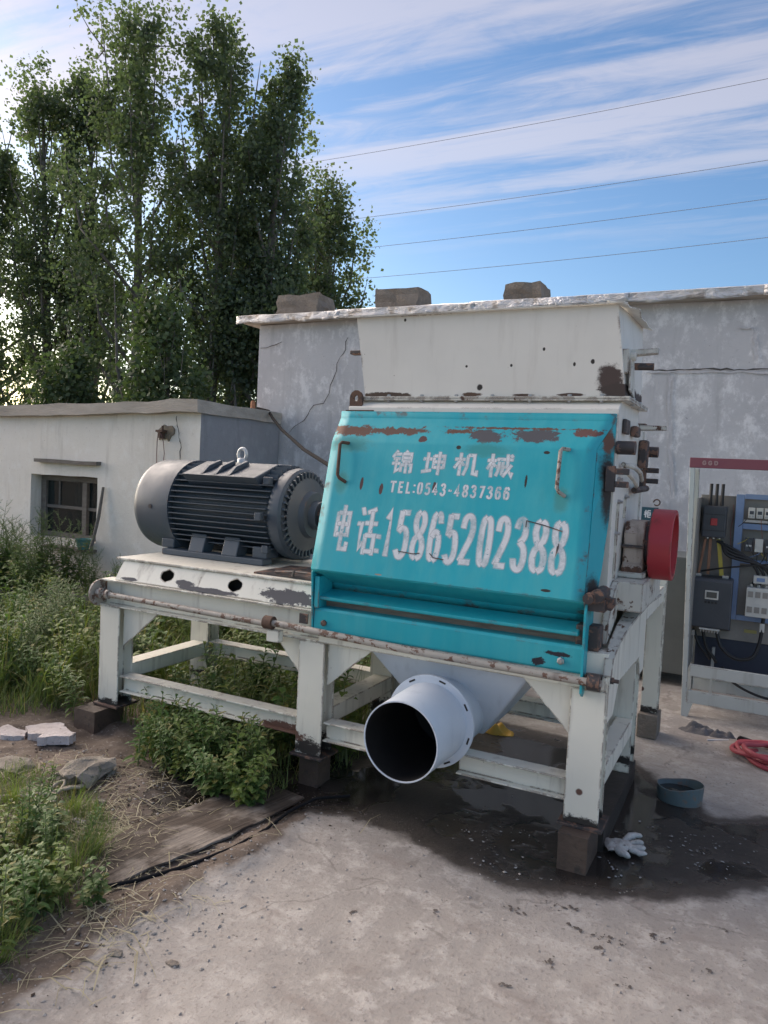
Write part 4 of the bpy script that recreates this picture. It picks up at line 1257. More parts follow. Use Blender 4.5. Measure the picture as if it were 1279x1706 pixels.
MB().hexa([(-.565, 3.80, 1.84), (-.44, 3.82, 1.845), (-.44, 3.86, 1.845), (-.565, 3.84, 1.84)], [(-.565, 3.80, 1.868), (-.44, 3.82, 1.865), (-.44, 3.86, 1.865), (-.565, 3.84, 1.868)]).build('latch_tongue', M_DIRTYW, HOUS, bevel=.003)
MB().box(-.60, -.555, 3.95, 4.02, 1.872, 1.885).build('latch_tongue', M_OILY, HOUS)
mb = MB(); mb.tube([(-.555, 3.38, 1.665), (-.53, 3.55, 1.655), (-.535, 3.75, 1.635), (-.55, 3.92, 1.60)], .011, 8); mb.tube([(-.55, 3.38, 1.645), (-.525, 3.5, 1.60), (-.535, 3.66, 1.575), (-.55, 3.74, 1.565)], .010, 8)
mb.build('tie_bolt', M_DIRTYW, HOUS, smooth=50)
MB().tube([(-.55, 3.70, 1.55), (-.53, 3.95, 1.56)], .016, 8).build('tie_bolt', M_OILY, HOUS, smooth=50)
for (y, z0, z1) in ((3.40, 1.16, 1.49), (3.58, 1.42, 1.51)):
    MB().box(SX - .001, SX + .012, y - .004, y + .006, z0, z1).build('side_rib', M_DIRTYW, HOUS)
MB().box(SX - .001, SX + .010, 4.03, 4.10, 1.0, 1.85).build('side_rib', M_HOP, HOUS)

# ---- bearing, bracket, pulley
PY, PZ = 3.70, 1.305
MB().prism([(3.40, 1.02), (3.40, 1.150), (4.02, 1.150), (4.02, 1.02)], 'x', -.574, -.440).build('bearing_bracket', M_DIRTYW, CR, bevel=.004)
mb = MB(); mb.prism([(PY - .15, 1.151), (PY - .15, 1.20), (PY - .12, 1.215), (PY - .12, PZ + .05), (PY - .08, PZ + .105), (PY + .08, PZ + .105), (PY + .12, PZ + .05), (PY + .12, 1.215), (PY + .15, 1.20), (PY + .15, 1.151)], 'x', -.565, -.475)
BE = mb.build('bearing_housing', M_BEAR, CR, bevel=.008)
MB().box(-.570, -.470, PY - .135, PY + .135, PZ - .018, PZ - .004).build('split_line', M_OILY, BE, bevel=.003)
MB().box(-.580, -.462, PY - .160, PY + .16, 1.152, 1.178).build('bearing_foot', M_DIRTYW, BE, bevel=.004)
mb = MB(); mb.lathe([(-.02, .105), (.02, .105), (.02, .05), (.075, .05)], 'x', (-.470, PY, PZ), 28)
mb.build('bearing_cap', M_OILY, BE, smooth=35)
mb = MB(); mb.lathe([(0, .03), (0, .150), (.004, .165), (.098, .165), (.102, .162), (.102, .143), (.04, .138), (.034, .06), (.07, .055), (.07, .03)], 'x', (-.455, PY, PZ), 48, closed=True)
PU = mb.build('pulley', M_RED, CR, smooth=35)
MB().lathe([(0, .0), (0, .032), (.045, .032), (.05, .026), (.05, 0)], 'x', (-.43, PY, PZ), 20).build('shaft_end', M_OILY, PU, smooth=35)
# side cheek of the frame with a curved rim
edge = [(3.105, .790), (3.12, .86), (3.22, .915), (3.36, .955), (3.55, .985), (3.75, 1.01), (4.02, 1.018)]
mb = MB(); mb.prism([(3.105, .60)] + edge + [(4.13, 1.018), (4.13, .60)] + [(4.0, .60), (3.95, .70), (3.35, .72), (3.24, .60)], 'x', -.522, -.508)
mb.build('side_cheek', M_FRAME, CR, bevel=.002)
mb = MB()
vs = []
for (y, z) in edge:
    k = (y - 3.1) / .92
    vs += [(-.535, y, z + .004), (-.500 + .07 * k, y, z + .004)]
mb.add(vs, [(2 * i, 2 * i + 1, 2 * i + 3, 2 * i + 2) for i in range(len(edge) - 1)])
mb.build('cheek_rim', M_DIRTYW, CR, solid=.010)
mb = MB(); mb.prism([(3.20, .90), (3.35, .965), (3.41, .99), (3.41, 1.149), (3.33, 1.12), (3.22, 1.0)], 'x', -.574, -.545)
mb.build('front_gusset', M_DIRTYW, CR, bevel=.003)
MB().box(-.66, -.56, 3.12, 3.20, .886, .99).build('oily_corner_block', M_OILY, CR, bevel=.008)
# pivot clamp beside the door's lower corner
mb = MB(); mb.tube([(-.600, 3.03, 1.115), (-.600, 3.16, 1.115)], .022, 14); mb.tube([(-.57, 3.05, 1.125), (-.57, 3.2, 1.125)], .028, 14); mb.box(-.62, -.54, 3.07, 3.20, 1.06, 1.11)
mb.prism([(-.585, 1.075), (-.520, 1.065), (-.505, 1.09), (-.51, 1.115), (-.58, 1.12)], 'y', 3.10, 3.14)
mb.build('pivot_clamp', M_OILY, CR, smooth=40)
hexb(-.515, 3.13, .775, .014, .04, par=CR)
mb = MB(); mb.lathe([(0, .036), (.05, .036)], 'x', (-.585, 3.06, .775), 16); mb.box(-.60, -.535, 3.07, 3.10, .75, .80)
mb.build('rod_end_block', M_OILY, CR, smooth=40)

# ---- discharge duct
DX, DZ = -1.282, .462
mb = MB(); mb.lathe([(2.78, .1715), (3.10, .1785), (3.52, .1785)], 'y', (DX, 0, DZ), 56)
mb.f = [q for q in mb.f if len(q) == 4]
DU = mb.build('outlet_duct', M_PIPE, CR, smooth=40)
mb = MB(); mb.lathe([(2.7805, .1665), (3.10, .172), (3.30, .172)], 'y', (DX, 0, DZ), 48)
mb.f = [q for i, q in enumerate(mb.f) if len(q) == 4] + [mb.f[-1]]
mb.build('duct_bore_shade', M_INNER, DU, smooth=40, fix=False)  # added black sleeve and end cap; the bore's darkness is painted
mb = MB(); mb.lathe([(2.779, .1663), (2.779, .1718), (2.784, .1722), (2.784, .1660)], 'y', (DX, 0, DZ), 56, closed=True)
mb.build('duct_rim', M_PIPE, DU, smooth=40)
mb = MB(); mb.lathe([(3.088, .175), (3.088, .212), (3.098, .212), (3.098, .175)], 'y', (DX, 0, DZ), 56, closed=True)
FLG = mb.build('duct_flange', M_PIPE, DU, smooth=30)
mb = MB(); mb.lathe([(3.102, .177), (3.102, .210), (3.112, .210), (3.112, .177)], 'y', (DX, 0, DZ), 56, closed=True)
mb.build('duct_flange', M_PIPE, DU, smooth=30)
for k in range(8):     # bolt slots: black slips on the flange face paint the dark of open slots
    t = 2 * PI * (k + .35) / 8
    c, s = math.cos(t), math.sin(t)
    p = Vector((DX + s * .196, 3.0866, DZ + c * .196))
    ta, ra = Vector((c, 0, -s)), Vector((s, 0, c))
    q = [p - ta * .016 - ra * .004, p + ta * .016 - ra * .004, p + ta * .016 + ra * .004, p - ta * .016 + ra * .004]
    MB().hexa(q, [a + Vector((0, .004, 0)) for a in q]).build('bolt_slot', M_INNER, FLG)
# hood between the crusher and the duct
top = [(-1.66, 3.17, .730), (-.845, 3.17, .730), (-.845, 4.0, .730), (-1.66, 4.0, .730)]
bot = [(DX - .10, 3.38, .345), (DX + .16, 3.38, .345), (DX + .16, 3.75, .345), (DX - .10, 3.75, .345)]
mb = MB(); mb.hexa(bot, top)
mb.build('discharge_hood', M_PIPE, CR, bevel=.01)

# blocks under the feet
M_BLK = rough_mat('rusty_brown_block', (0.06, 0.042, 0.034), (0.11, 0.078, 0.06), 7, 0.6, 0.6, 0.008, spots=(0.05, 0.04, 0.035))
for (x0, x1, y0, y1, z1, lab) in ((-.655, -.535, 3.01, 3.24, .145, 'wet brown steel block under the front leg beside the puddle'),
                                  (-3.44, -3.28, 2.98, 3.20, .145, 'brown block under the leg beneath the motor end, among weeds'),
                                  (-1.99, -1.88, 3.12, 3.24, .145, 'dark block under the middle front leg behind the weeds')):
    mb = MB(); wobble_box(mb, x0, x1, y0, y1, -.02, z1, .06, .004, x0)
    tag(mb.build('support_block', M_BLK), lab, 'block', 'blocks under the machine feet')
mb = MB(); wobble_box(mb, -.60, -.515, 3.25, 4.15, -.02, .098, .06, .006, 3)
tag(mb.build('timber_skid', rough_mat('soaked_black_timber', (0.02, 0.018, 0.017), (0.045, 0.038, 0.034), 7, 0.6, 0.5, 0.006)), 'dark soaked timber lying under the end frame of the machine', 'timber')

# ------------------------------------------------------------------ open control cabinet by the wall
M_CABW = painted('grey_white_cabinet_paint', (0.46, 0.49, 0.48), 0.45, (0.08, 0.07, 0.06), 0.72, 7, 0.6, 0.30)
M_CABR = painted('dark_red_header_paint', (0.19, 0.055, 0.075), 0.5, (0.2, 0.12, 0.12), 0.80, 7, 0.2, 0.2, fine=.2)
M_CABI = rough_mat('cabinet_back_sheet', (0.20, 0.19, 0.175), (0.30, 0.285, 0.26), 4, 0.6, 0.2)
M_SLATE = rough_mat('dark_slate_plastic', (0.045, 0.052, 0.064), (0.06, 0.068, 0.08), 5, 0.45, 0.1)
M_BLUEF = rough_mat('blue_steel_strip', (0.16, 0.24, 0.42), (0.21, 0.30, 0.48), 5, 0.45, 0.1)
M_IVORY = rough_mat('ivory_plastic', (0.50, 0.50, 0.47), (0.60, 0.60, 0.56), 8, 0.5, 0.1)
M_NAVY = rough_mat('navy_board', (0.02, 0.028, 0.05), (0.03, 0.04, 0.065), 4, 0.6, 0.1)
M_TAPE = rough_mat('yellow_sleeve', (0.42, 0.34, 0.05), (0.5, 0.42, 0.08), 9, 0.5, 0.1)
M_COPPER = rough_mat('dull_copper', (0.24, 0.13, 0.09), (0.32, 0.18, 0.12), 9, 0.45, 0.1, metallic=.5)
M_LCD = rough_mat('display_glass', (0.05, 0.06, 0.06), (0.07, 0.08, 0.08), 4, 0.2, 0.0)
M_BUTTON = rough_mat('red_button', (0.38, 0.03, 0.04), (0.42, 0.05, 0.05), 5, 0.4, 0.1)

CB = thing('control_cabinet', (-.05, 5.65, 0), 'open electrical control cabinet with red header standing by the cement wall', 'cabinet')
cy0, cy1 = 5.45, 5.88
lean = lambda z: -.405 - .055 * z / 1.77          # the near left post leans slightly
def post(name, xa, y0_, y1_, w_, d=0):
    return MB().hexa([(xa(0), y0_, 0.0), (xa(0) + w_, y0_, 0.0), (xa(0) + w_, y1_, 0.0), (xa(0), y1_, 0.0)], [(xa(1.77), y0_, 1.70), (xa(1.77) + w_, y0_, 1.70), (xa(1.77) + w_, y1_, 1.70), (xa(1.77), y1_, 1.70)]).build(name, M_CABW, CB, bevel=.003)
post('corner_post', lean, cy0, cy0 + .035, .032)
post('corner_post', lean, cy1 - .035, cy1, .032)
post('corner_post', lambda z: .36 - .055 * z / 1.77, cy0, cy0 + .035, .032)
post('corner_post', lambda z: .36 - .055 * z / 1.77, cy1 - .035, cy1, .032)
MB().box(-.462, .345, cy0 - .004, cy0 + .040, 1.702, 1.770).build('header', M_CABR, CB, bevel=.003)
MB().box(-.455, .34, cy0 + .041, cy1, 1.74, 1.765).build('roof_sheet', M_CABW, CB, bevel=.003)
for (z0, z1) in ((.285, .365), (.10, .185)):
    MB().box(-.372, .36, cy0 + .002, cy0 + .030, z0, z1).build('front_rail', M_CABW, CB, bevel=.003)
    MB().box(-.372, .36, cy1 - .03, cy1 - .002, z0, z1).build('rear_rail', M_CABW, CB, bevel=.003)
MB().prism([(-.405, 0), (-.365, 0), (-.335, .10), (-.405, .10)], 'y', cy0 - .002, cy0 + .004).build('foot_gusset', M_CABW, CB)
MB().box(-.40, .345, cy1 - .06, cy1 - .045, .50, 1.52).build('back_sheet', M_CABI, CB, bevel=.002)
MB().box(-.37, .345, cy1 - .05, cy1 - .045, .20, .499).build('lower_board', M_NAVY, CB)
mb = MB(); mb.box(-.40, -.39, cy0 + .036, cy1 - .036, .30, 1.50); mb.build('side_sheet', M_CABI, CB)
st_ = Stencil(lambda u, v: Vector((u, cy0 - .0045, v)), Vector((0, -1, 0)))
m, n, b = new_mat('faded_header_print'); b.inputs['Base Color'].default_value = (.30, .20, .20, 1); b.inputs['Roughness'].default_value = .7
for i, c in enumerate('GGD'):
    glyph(st_, c, -.385 + i * .036, -.385 + i * .036 + .028, 1.722, 1.752, .003, .001)
st_.build('header_print', CB, m)
yb = cy1 - .06
# breaker
BRK = MB().box(-.372, -.222, yb - .13, yb - .002, 1.225, 1.445).build('breaker', M_SLATE, CB, bevel=.006)
MB().box(-.320, -.277, yb - .142, yb - .131, 1.31, 1.36).build('breaker_toggle', M_BUTTON, BRK, bevel=.004)
MB().box(-.366, -.228, yb - .134, yb - .131, 1.272, 1.276).build('seam', M_BLACK, BRK); MB().box(-.366, -.228, yb - .134, yb - .131, 1.385, 1.389).build('seam', M_BLACK, BRK)
for k in range(3):
    MB().tube([(-.335 + k * .038, yb - .06, 1.446), (-.335 + k * .038, yb - .05, 1.60)], .011, 8).build('feed_cable', M_BLACK, BRK, smooth=50)
    MB().lathe([(0, .010), (.012, .010)], 'z', (-.335 + k * .038, yb - .10, 1.214), 8).build('terminal', M_ZINC, BRK)
MB().box(-.325, -.305, yb - .09, yb - .08, .96, 1.214).build('busbar', M_COPPER, CB, bevel=.002)
MB().hexa([(-.240, yb - .11, .96), (-.212, yb - .11, .96), (-.212, yb - .098, .96), (-.240, yb - .098, .96)], [(-.275, yb - .10, 1.213), (-.250, yb - .10, 1.213), (-.250, yb - .088, 1.213), (-.275, yb - .088, 1.213)]).build('yellow_link', M_TAPE, CB, bevel=.002)
MB().hexa([(-.385, yb - .09, .95), (-.368, yb - .09, .95), (-.368, yb - .08, .95), (-.385, yb - .08, .95)], [(-.355, yb - .10, 1.213), (-.338, yb - .10, 1.213), (-.338, yb - .09, 1.213), (-.355, yb - .09, 1.213)]).build('busbar', M_COPPER, CB, bevel=.002)
# soft starter
SS = MB().prism([(yb - .20, .60), (yb - .002, .56), (yb - .002, .945), (yb - .185, .945), (yb - .20, .92)], 'x', -.402, -.148).build('motor_starter', M_SLATE, CB, bevel=.008)
MB().box(-.318, -.232, yb - .208, yb - .2005, .80, .862).build('display_bezel', M_IVORY, SS, bevel=.002)
MB().box(-.308, -.242, yb - .2105, yb - .2085, .812, .852).build('display', M_LCD, SS)
for k in range(4):
    MB().box(-.318 + k * .022, -.304 + k * .022, yb - .205, yb - .2005, .772, .786).build('key', M_BLACK, SS)
MB().box(-.34, -.21, yb - .206, yb - .18, .586, .596).build('nameplate', M_IVORY, SS)
for k in range(7):
    MB().box(-.335 + k * .018, -.327 + k * .018, yb - .17, yb - .11, .562, .585).build('terminal', M_ZINC, SS)
for xx in (-.375, -.20):
    MB().box(xx - .02, xx + .02, yb - .12, yb - .06, .946, .965).build('terminal', M_ZINC, SS)
MB().box(-.392, -.372, yb - .12, yb - .06, .52, .558).build('terminal', M_ZINC, SS)
# blue mounting frame
for (a, b_, c, d) in ((-.170, -.118, .655, 1.535), (-.117, .345, 1.505, 1.54), (-.117, .345, 1.295, 1.335), (-.117, .345, 1.055, 1.085), (-.117, .345, .655, .690)):
    MB().box(a, b_, yb - .05, yb - .02, c, d).build('mounting_strip', M_BLUEF, CB, bevel=.003)
# rows of small relays
for i in range(8):
    xx = -.088 + i * .050
    RL = MB().box(xx, xx + .042, yb - .085, yb - .051, 1.375, 1.448).build('relay', M_IVORY, CB, bevel=.003)
    MB().box(xx + .008, xx + .034, yb - .0875, yb - .0852, 1.402, 1.425).build('relay_face', M_SLATE, RL)
    for q in range(2):
        MB().box(xx + .006 + q * .018, xx + .016 + q * .018, yb - .09, yb - .0852, 1.382, 1.394).build('screw', M_ZINC, RL)
MB().box(-.115, .345, yb - .06, yb - .051, 1.345, 1.362).build('terminal_rail', M_ZINC, CB)
for i in range(7):
    xx = -.095 + i * .062
    RL = MB().box(xx, xx + .050, yb - .10, yb - .051, 1.145, 1.235).build('relay', M_SLATE if i % 2 == 0 else M_IVORY, CB, bevel=.003)
    MB().box(xx + .008, xx + .042, yb - .104, yb - .1002, 1.18, 1.192).build('relay_face', M_IVORY, RL)
# contactor
CT = MB().box(-.062, .085, yb - .16, yb - .051, .705, .905).build('contactor', M_IVORY, CB, bevel=.005)
for i in range(3):
    for z in (.735, .84):
        MB().box(-.052 + i * .045, -.020 + i * .045, yb - .163, yb - .1605, z, z + .04).build('arc_vent', M_CABI, CT)
    MB().lathe([(0, .013), (.02, .013)], 'z', (-.035 + i * .045, yb - .10, .906), 8).build('terminal', M_ZINC, CT)
MB().box(-.025, .07, yb - .15, yb - .06, .935, .99).build('overload_relay', M_IVORY, CT, bevel=.004)
MB().box(-.005, .045, yb - .153, yb - .1505, .95, .975).build('label', M_BLUEF, CT)
# cables
random.seed(3)
def cable(pts, r=.009, mat=None, nm='cable'):
    pts = [Vector(p) for p in pts]
    P_ = [pts[0] * 2 - pts[1]] + pts + [pts[-1] * 2 - pts[-2]]
    out = []
    for i in range(1, len(P_) - 2):
        a, b_, c, d = P_[i - 1:i + 3]
        for k in range(6):
            t = k / 6
            out.append(.5 * ((2 * b_) + (c - a) * t + (2 * a - 5 * b_ + 4 * c - d) * t * t + (3 * b_ - a - 3 * c + d) * t ** 3))
    out.append(pts[-1])
    return MB().tube(out, r, 8).build(nm, mat or M_BLACK, CB, smooth=60)
for k in range(4):
    cable([(-.27 + k * .01, yb - .10, 1.20), (-.19, yb - .14 - k * .012, 1.17 - k * .02), (-.08 + k * .03, yb - .15, 1.11 - k * .015), (.0 + k * .035, yb - .13, 1.0), (-.03 + k * .042, yb - .10, .92)], .010)
cable([(-.36, yb - .10, .98), (-.22, yb - .15, 1.02), (-.10, yb - .16, 1.045), (.10, yb - .15, 1.08), (.30, yb - .12, 1.1)], .006)
cable([(-.38, yb - .09, .55), (-.34, yb - .10, .46), (-.29, yb - .10, .40), (-.26, yb - .08, .36)], .011)
cable([(-.32, yb - .11, .56), (-.29, yb - .11, .45), (-.24, yb - .10, .38), (-.22, yb - .08, .34)], .011)
cable([(-.23, yb - .11, .56), (-.19, yb - .13, .46), (-.10, yb - .14, .40), (.0, yb - .14, .42), (.04, yb - .12, .52), (.055, yb - .10, .70)], .012)
MB().box(.035, .065, yb - .12, yb - .09, .60, .66).build('cable_sleeve', M_IVORY, CB, bevel=.003)
cable([(-.185, yb - .02, 1.46), (-.18, yb - .03, 1.38), (-.192, yb - .03, 1.28), (-.18, yb - .03, 1.12)], .003, M_WIRE)
cable([(-.18, yb - .02, .30), (-.10, yb - .10, .22), (.05, yb - .15, .17), (.2, yb - .14, .15)], .009)
for k in range(26):
    x0_, z0_ = random.choice([(random.uniform(-.10, .3), 1.37), (random.uniform(-.10, .3), 1.24), (random.uniform(-.10, .3), 1.145)])
    dx_, dz_ = random.uniform(-.08, .08), random.uniform(-.13, -.03)
    cable([(x0_, yb - .085, z0_), (x0_ + dx_ * .3, yb - .105, z0_ + dz_ * .4), (x0_ + dx_, yb - .09, z0_ + dz_)], .0022, random.choice([M_BLACK, M_WIRE, M_BLUEF, M_TAPE, M_BLACK]), 'control_wire')
MB().box(-.255, -.235, yb - .05, yb - .03, .02, .44).build('inner_upright', M_CABW, CB)
M_YLAB = rough_mat('yellow_strip_label', (0.30, 0.27, 0.10), (0.36, 0.32, 0.12), 8, 0.6, 0.1)
MB().box(-.06, .02, yb - .004, yb - .0015, .565, .588).build('warning_strip', M_YLAB, CB)

# second, grey cabinet further back, and the wall sign
M_GREYC = rough_mat('grey_green_sheet', (0.10, 0.115, 0.115), (0.13, 0.145, 0.145), 3, 0.5, 0.2)
G2 = thing('grey_cabinet', (-.9, 6.5, 0), 'plain dark grey steel cabinet behind the machine, beside the control cabinet', 'cabinet')
MB().box(-1.45, -.30, 6.2, 6.75, .10, 1.02).build('body', M_GREYC, G2, bevel=.006)
for (xa, ya) in ((-1.42, 6.22), (-.38, 6.22), (-1.42, 6.67), (-.38, 6.67)):
    MB().box(xa, xa + .05, ya, ya + .05, 0, .099).build('foot', M_BLACK, G2)
M_SIGN = rough_mat('dark_teal_sign', (0.02, 0.075, 0.10), (0.03, 0.09, 0.115), 6, 0.5, 0.1)
SG = thing('wall_sign', (-.98, 7.36, 1.26), 'small dark teal sign hanging on the cement wall above the red pulley', 'sign')
MB().box(-1.10, -.866, 7.350, 7.362, 1.225, 1.352).build('board', M_SIGN, SG, bevel=.002)
m, n, b = new_mat('sign_white'); b.inputs['Base Color'].default_value = (.7, .72, .72, 1)
st_ = Stencil(lambda u, v: Vector((u, 7.3495, v)), Vector((0, -1, 0)))
glyph(st_, 'gui', -.992, -.925, 1.25, 1.33, .0045, .001)
st_.build('lettering', SG, m)
MB().tube([(-.885 + .028 * math.cos(t), 7.358, 1.40 + .028 * math.sin(t)) for t in np.linspace(-2.4, 3.2, 20)], .006, 6).build('hanging_loop', M_RUST, SG, smooth=60)

# ------------------------------------------------------------------ small things on the ground
gz = lambda x, y: float(ground_h(np.array([x]), np.array([y]))[0])
M_CAN = painted('chipped_blue_can_paint', (0.12, 0.165, 0.18), 0.5, (0.16, 0.16, 0.15), 0.58, 12, 0.8, 0.5, (0.10, 0.09, 0.08))
o = thing('cut_can', (-.275, 3.995, -.005), 'shallow cut off blue metal can holding water beside the puddle', 'can')
mb = MB(); mb.lathe([(0, .082), (.004, .086), (.085, .092), (.087, .089), (.008, .082), (.008, 0)], 'z', (-.275, 3.995, -.005), 32)
mb.f = mb.f[1:]
mb.v = [(-.275 + (p[0] + .275) * 1.22, 3.995 + (p[1] - 3.995) * 1.0, p[2] + (.012 * math.sin(p[0] * 24) if p[2] > .06 else 0)) for p in mb.v]
mb.build('can_wall', M_CAN, o, smooth=40)
m, n, b = new_mat('dirty_water'); b.inputs['Base Color'].default_value = (.02, .025, .028, 1); b.inputs['Roughness'].default_value = .05
M_WATER = m
MB().add([(-.275 + .108 * math.cos(t), 3.995 + .088 * math.sin(t), .045) for t in np.linspace(0, 2 * PI, 29)[:-1]], [tuple(range(28))]).build('water', M_WATER, o)

# crumpled white glove
M_GLOVE = rough_mat('soiled_white_glove', (0.34, 0.34, 0.33), (0.66, 0.66, 0.65), 14, 0.95, 0.9, 0.012, spots=(0.20, 0.195, 0.19))
def glove():
    mb = MB()
    p0 = Vector((-.455, 3.30, .02))
    # palm with creases
    nu, nv = 12, 9
    vs = []
    U, V_ = Vector((.88, .42, 0)).normalized(), Vector((-.42, .88, 0)).normalized()
    for s in (0, 1):
        for j in range(nv + 1):
            for i in range(nu + 1):
                a, b_ = i / nu, j / nv
                wdt = .055 * (1 - .25 * a)
                q = p0 + U * (a * .12 - .06) + V_ * ((b_ - .5) * 2 * wdt)
                dome = math.sqrt(max(0, 1 - (2 * b_ - 1) ** 2)) * math.sqrt(max(0, 1 - (2 * a - 1) ** 4))
                q.z += (.017 if s else -.012) * dome + mnoise.noise(q * 55) * .007
                vs.append(q)
    f_ = []
    m_ = (nu + 1) * (nv + 1)
    for s in (0, 1):
        for j in range(nv):
            for i in range(nu):
                a = s * m_ + j * (nu + 1) + i
                f_.append((a, a + 1, a + nu + 2, a + nu + 1))
    mb.add(vs, f_)
    def finger(a, ang, L, r, rise):
        d = U * math.cos(ang) + V_ * math.sin(ang)
        s = p0 + a
        pts = [s, s + d * L * .4 + Vector((0, 0, rise)), s + d * L * .75 + Vector((0, 0, rise * 1.2)), s + d * L + Vector((0, 0, rise * .6)), s + d * (L + r * .8) + Vector((0, 0, rise * .5))]
        mb.tube(pts, [r, r * 1.05, r, r * .85, r * .3], 10)
    finger(U * .03 + V_ * .036, .35, .085, .014, .018)
    finger(U * .045 + V_ * .010, .10, .060, .012, .008)
    finger(U * .045 - V_ * .014, -.15, .055, .012, .003)
    finger(U * .035 - V_ * .036, -.45, .060, .012, -.002)
    finger(U * -.02 - V_ * .045, -.9, .050, .016, .000)
    mb.v = [(p[0] + .5 * w_.x, p[1] + .5 * w_.y, p[2] + w_.z * .7) for p in mb.v for w_ in [mnoise.noise_vector(Vector(p) * 38) * .012]]
    return mb.build('work_glove', M_GLOVE, smooth=70)
tag(glove(), 'crumpled dirty white work glove lying by the wet steel block', 'glove')

# red hose coil
M_HOSE = rough_mat('dusty_red_hose', (0.34, 0.045, 0.065), (0.42, 0.085, 0.10), 6, 0.5, 0.15)
pts = []
for k in range(150):
    t = k / 149 * 2 * PI * 3.6 + 2.2
    rr = .17 + .03 * math.sin(t * 1.7)
    pts.append((.17 + rr * 1.15 * math.cos(t) + .02 * math.sin(k * .11), 4.87 + rr * math.sin(t), .016 + .055 * k / 149 + .012 * math.sin(t * 2.3)))
pts += [(.40, 4.80, .03), (.7, 4.7, .02), (1.2, 4.65, .02)]
tag(MB().tube(pts, .014, 10).build('hose_coil', M_HOSE, smooth=60), 'coil of dusty red hose lying on the concrete', 'hose')

# rag heap, white strip, cap with cord by the cabinet
M_RAG = rough_mat('grimy_rag', (0.085, 0.08, 0.082), (0.17, 0.165, 0.17), 7, 0.95, 0.8, 0.01)
def heap(name, c, sx, sy, sz, seed, mat, n=22):
    mb = MB(); vs = []
    for j in range(n + 1):
        for i in range(n + 1):
            u, v_ = i / n * 2 - 1, j / n * 2 - 1
            r = math.hypot(u, v_)
            q = Vector((u * 2.6 + seed, v_ * 2.6, seed))
            h = max(0, 1 - r ** 2) * (.6 + .7 * mnoise.noise(q * .9)) + .10 * mnoise.noise(q * 2.0)
            k = 1 + .25 * mnoise.noise(Vector((math.atan2(v_, u) * 1.5, seed, 0)))
            m_ = min(1.0, 1 / max(r, 1e-6)) if r > 1 else 1
            vs.append((c[0] + u * m_ * sx * k, c[1] + v_ * m_ * sy * k, c[2] + max(h, 0) * sz - .004))
    mb.add(vs, [(j * (n + 1) + i, j * (n + 1) + i + 1, (j + 1) * (n + 1) + i + 1, (j + 1) * (n + 1) + i) for j in range(n) for i in range(n)])
    return mb.build(name, mat, smooth=80, fix=False)
tag(heap('rag_heap', (-.27, 5.17, .0), .12, .06, .075, 2, M_RAG), 'grimy grey rag heap at the foot of the control cabinet', 'rag', 'rags by the cabinet')
tag(heap('rag_heap', (-.13, 5.15, .0), .09, .05, .06, 6, M_RAG), 'second grey rag with a pale cord, beside the rag heap', 'rag', 'rags by the cabinet')
M_WHITE = rough_mat('white_plastic', (0.6, 0.6, 0.6), (0.7, 0.7, 0.7), 6, 0.5, 0.1)
tag(MB().hexa([(-.21, 5.02, .002), (-.09, 5.10, .002), (-.093, 5.108, .002), (-.213, 5.028, .002)], [(-.21, 5.02, .008), (-.09, 5.10, .008), (-.093, 5.108, .008), (-.213, 5.028, .008)]).build('plastic_strip', M_WHITE), 'thin white plastic strip lying in front of the rags', 'strip')
tag(MB().tube([(-.025, 5.08, .03), (-.03, 5.10, .035), (.1, 5.12, .012), (.3, 5.14, .01), (.6, 5.1, .01)], [.022, .012, .007, .007, .007], 8).build('plug_cord', M_BLACK, smooth=60), 'dark cord with a pale plug end lying before the cabinet', 'cord')
# yellow bag under the duct
M_YEL = rough_mat('dirty_yellow_bag', (0.42, 0.24, 0.03), (0.55, 0.34, 0.06), 6, 0.6, 0.5, 0.006)
o = heap('yellow_sack', (-1.40, 4.42, .0), .13, .07, .09, 4, M_YEL)
tag(o, 'crumpled yellow sack on the wet floor behind the duct', 'sack')

# scum and foam flakes on the puddle, sludge crumbs
M_FOAM = rough_mat('pale_foam', (0.20, 0.205, 0.21), (0.40, 0.42, 0.43), 14, 0.5, 0.2)
def flakes(name, spots, mat, zoff, smin, smax, label, cat):
    mb = MB()
    for (cx, cy, sx, sy, n) in spots:
        for k in range(n):
            x, y = cx + rng.normal() * sx, cy + rng.normal() * sy
            s = rng.uniform(smin, smax) ** 1.0
            m_ = 7
            ph = rng.uniform(0, 6)
            el = rng.uniform(.25, .8)
            a0 = rng.uniform(0, PI)
            pts = []
            for q in range(m_):
                r = s * (.6 + .7 * rng.random())
                ex, ey = r * math.cos(q / m_ * 2 * PI + ph), r * el * math.sin(q / m_ * 2 * PI + ph)
                pts.append((x + ex * math.cos(a0) - ey * math.sin(a0), y + ex * math.sin(a0) + ey * math.cos(a0), gz(x, y) + zoff + rng.uniform(0, .001)))
            mb.add(pts, [tuple(range(m_))])
    return tag(mb.build(name, mat, fix=False), label, cat, kind='stuff')
flakes('foam_flakes', [(-1.02, 3.08, .10, .05, 26), (-.88, 2.93, .08, .05, 22), (-.93, 3.2, .12, .1, 14), (-.12, 3.45, .12, .10, 46), (-.25, 3.6, .10, .08, 18), (-.02, 3.62, .1, .1, 16), (-1.2, 3.9, .25, .2, 26), (-.42, 3.12, .05, .06, 16)], M_FOAM, .004, .0015, .009,
       'pale foam flakes and scum floating on the dark puddle', 'foam')
M_SLUDGE = rough_mat('dark_sludge', (0.07, 0.058, 0.05), (0.13, 0.11, 0.10), 12, 0.75, 0.6)
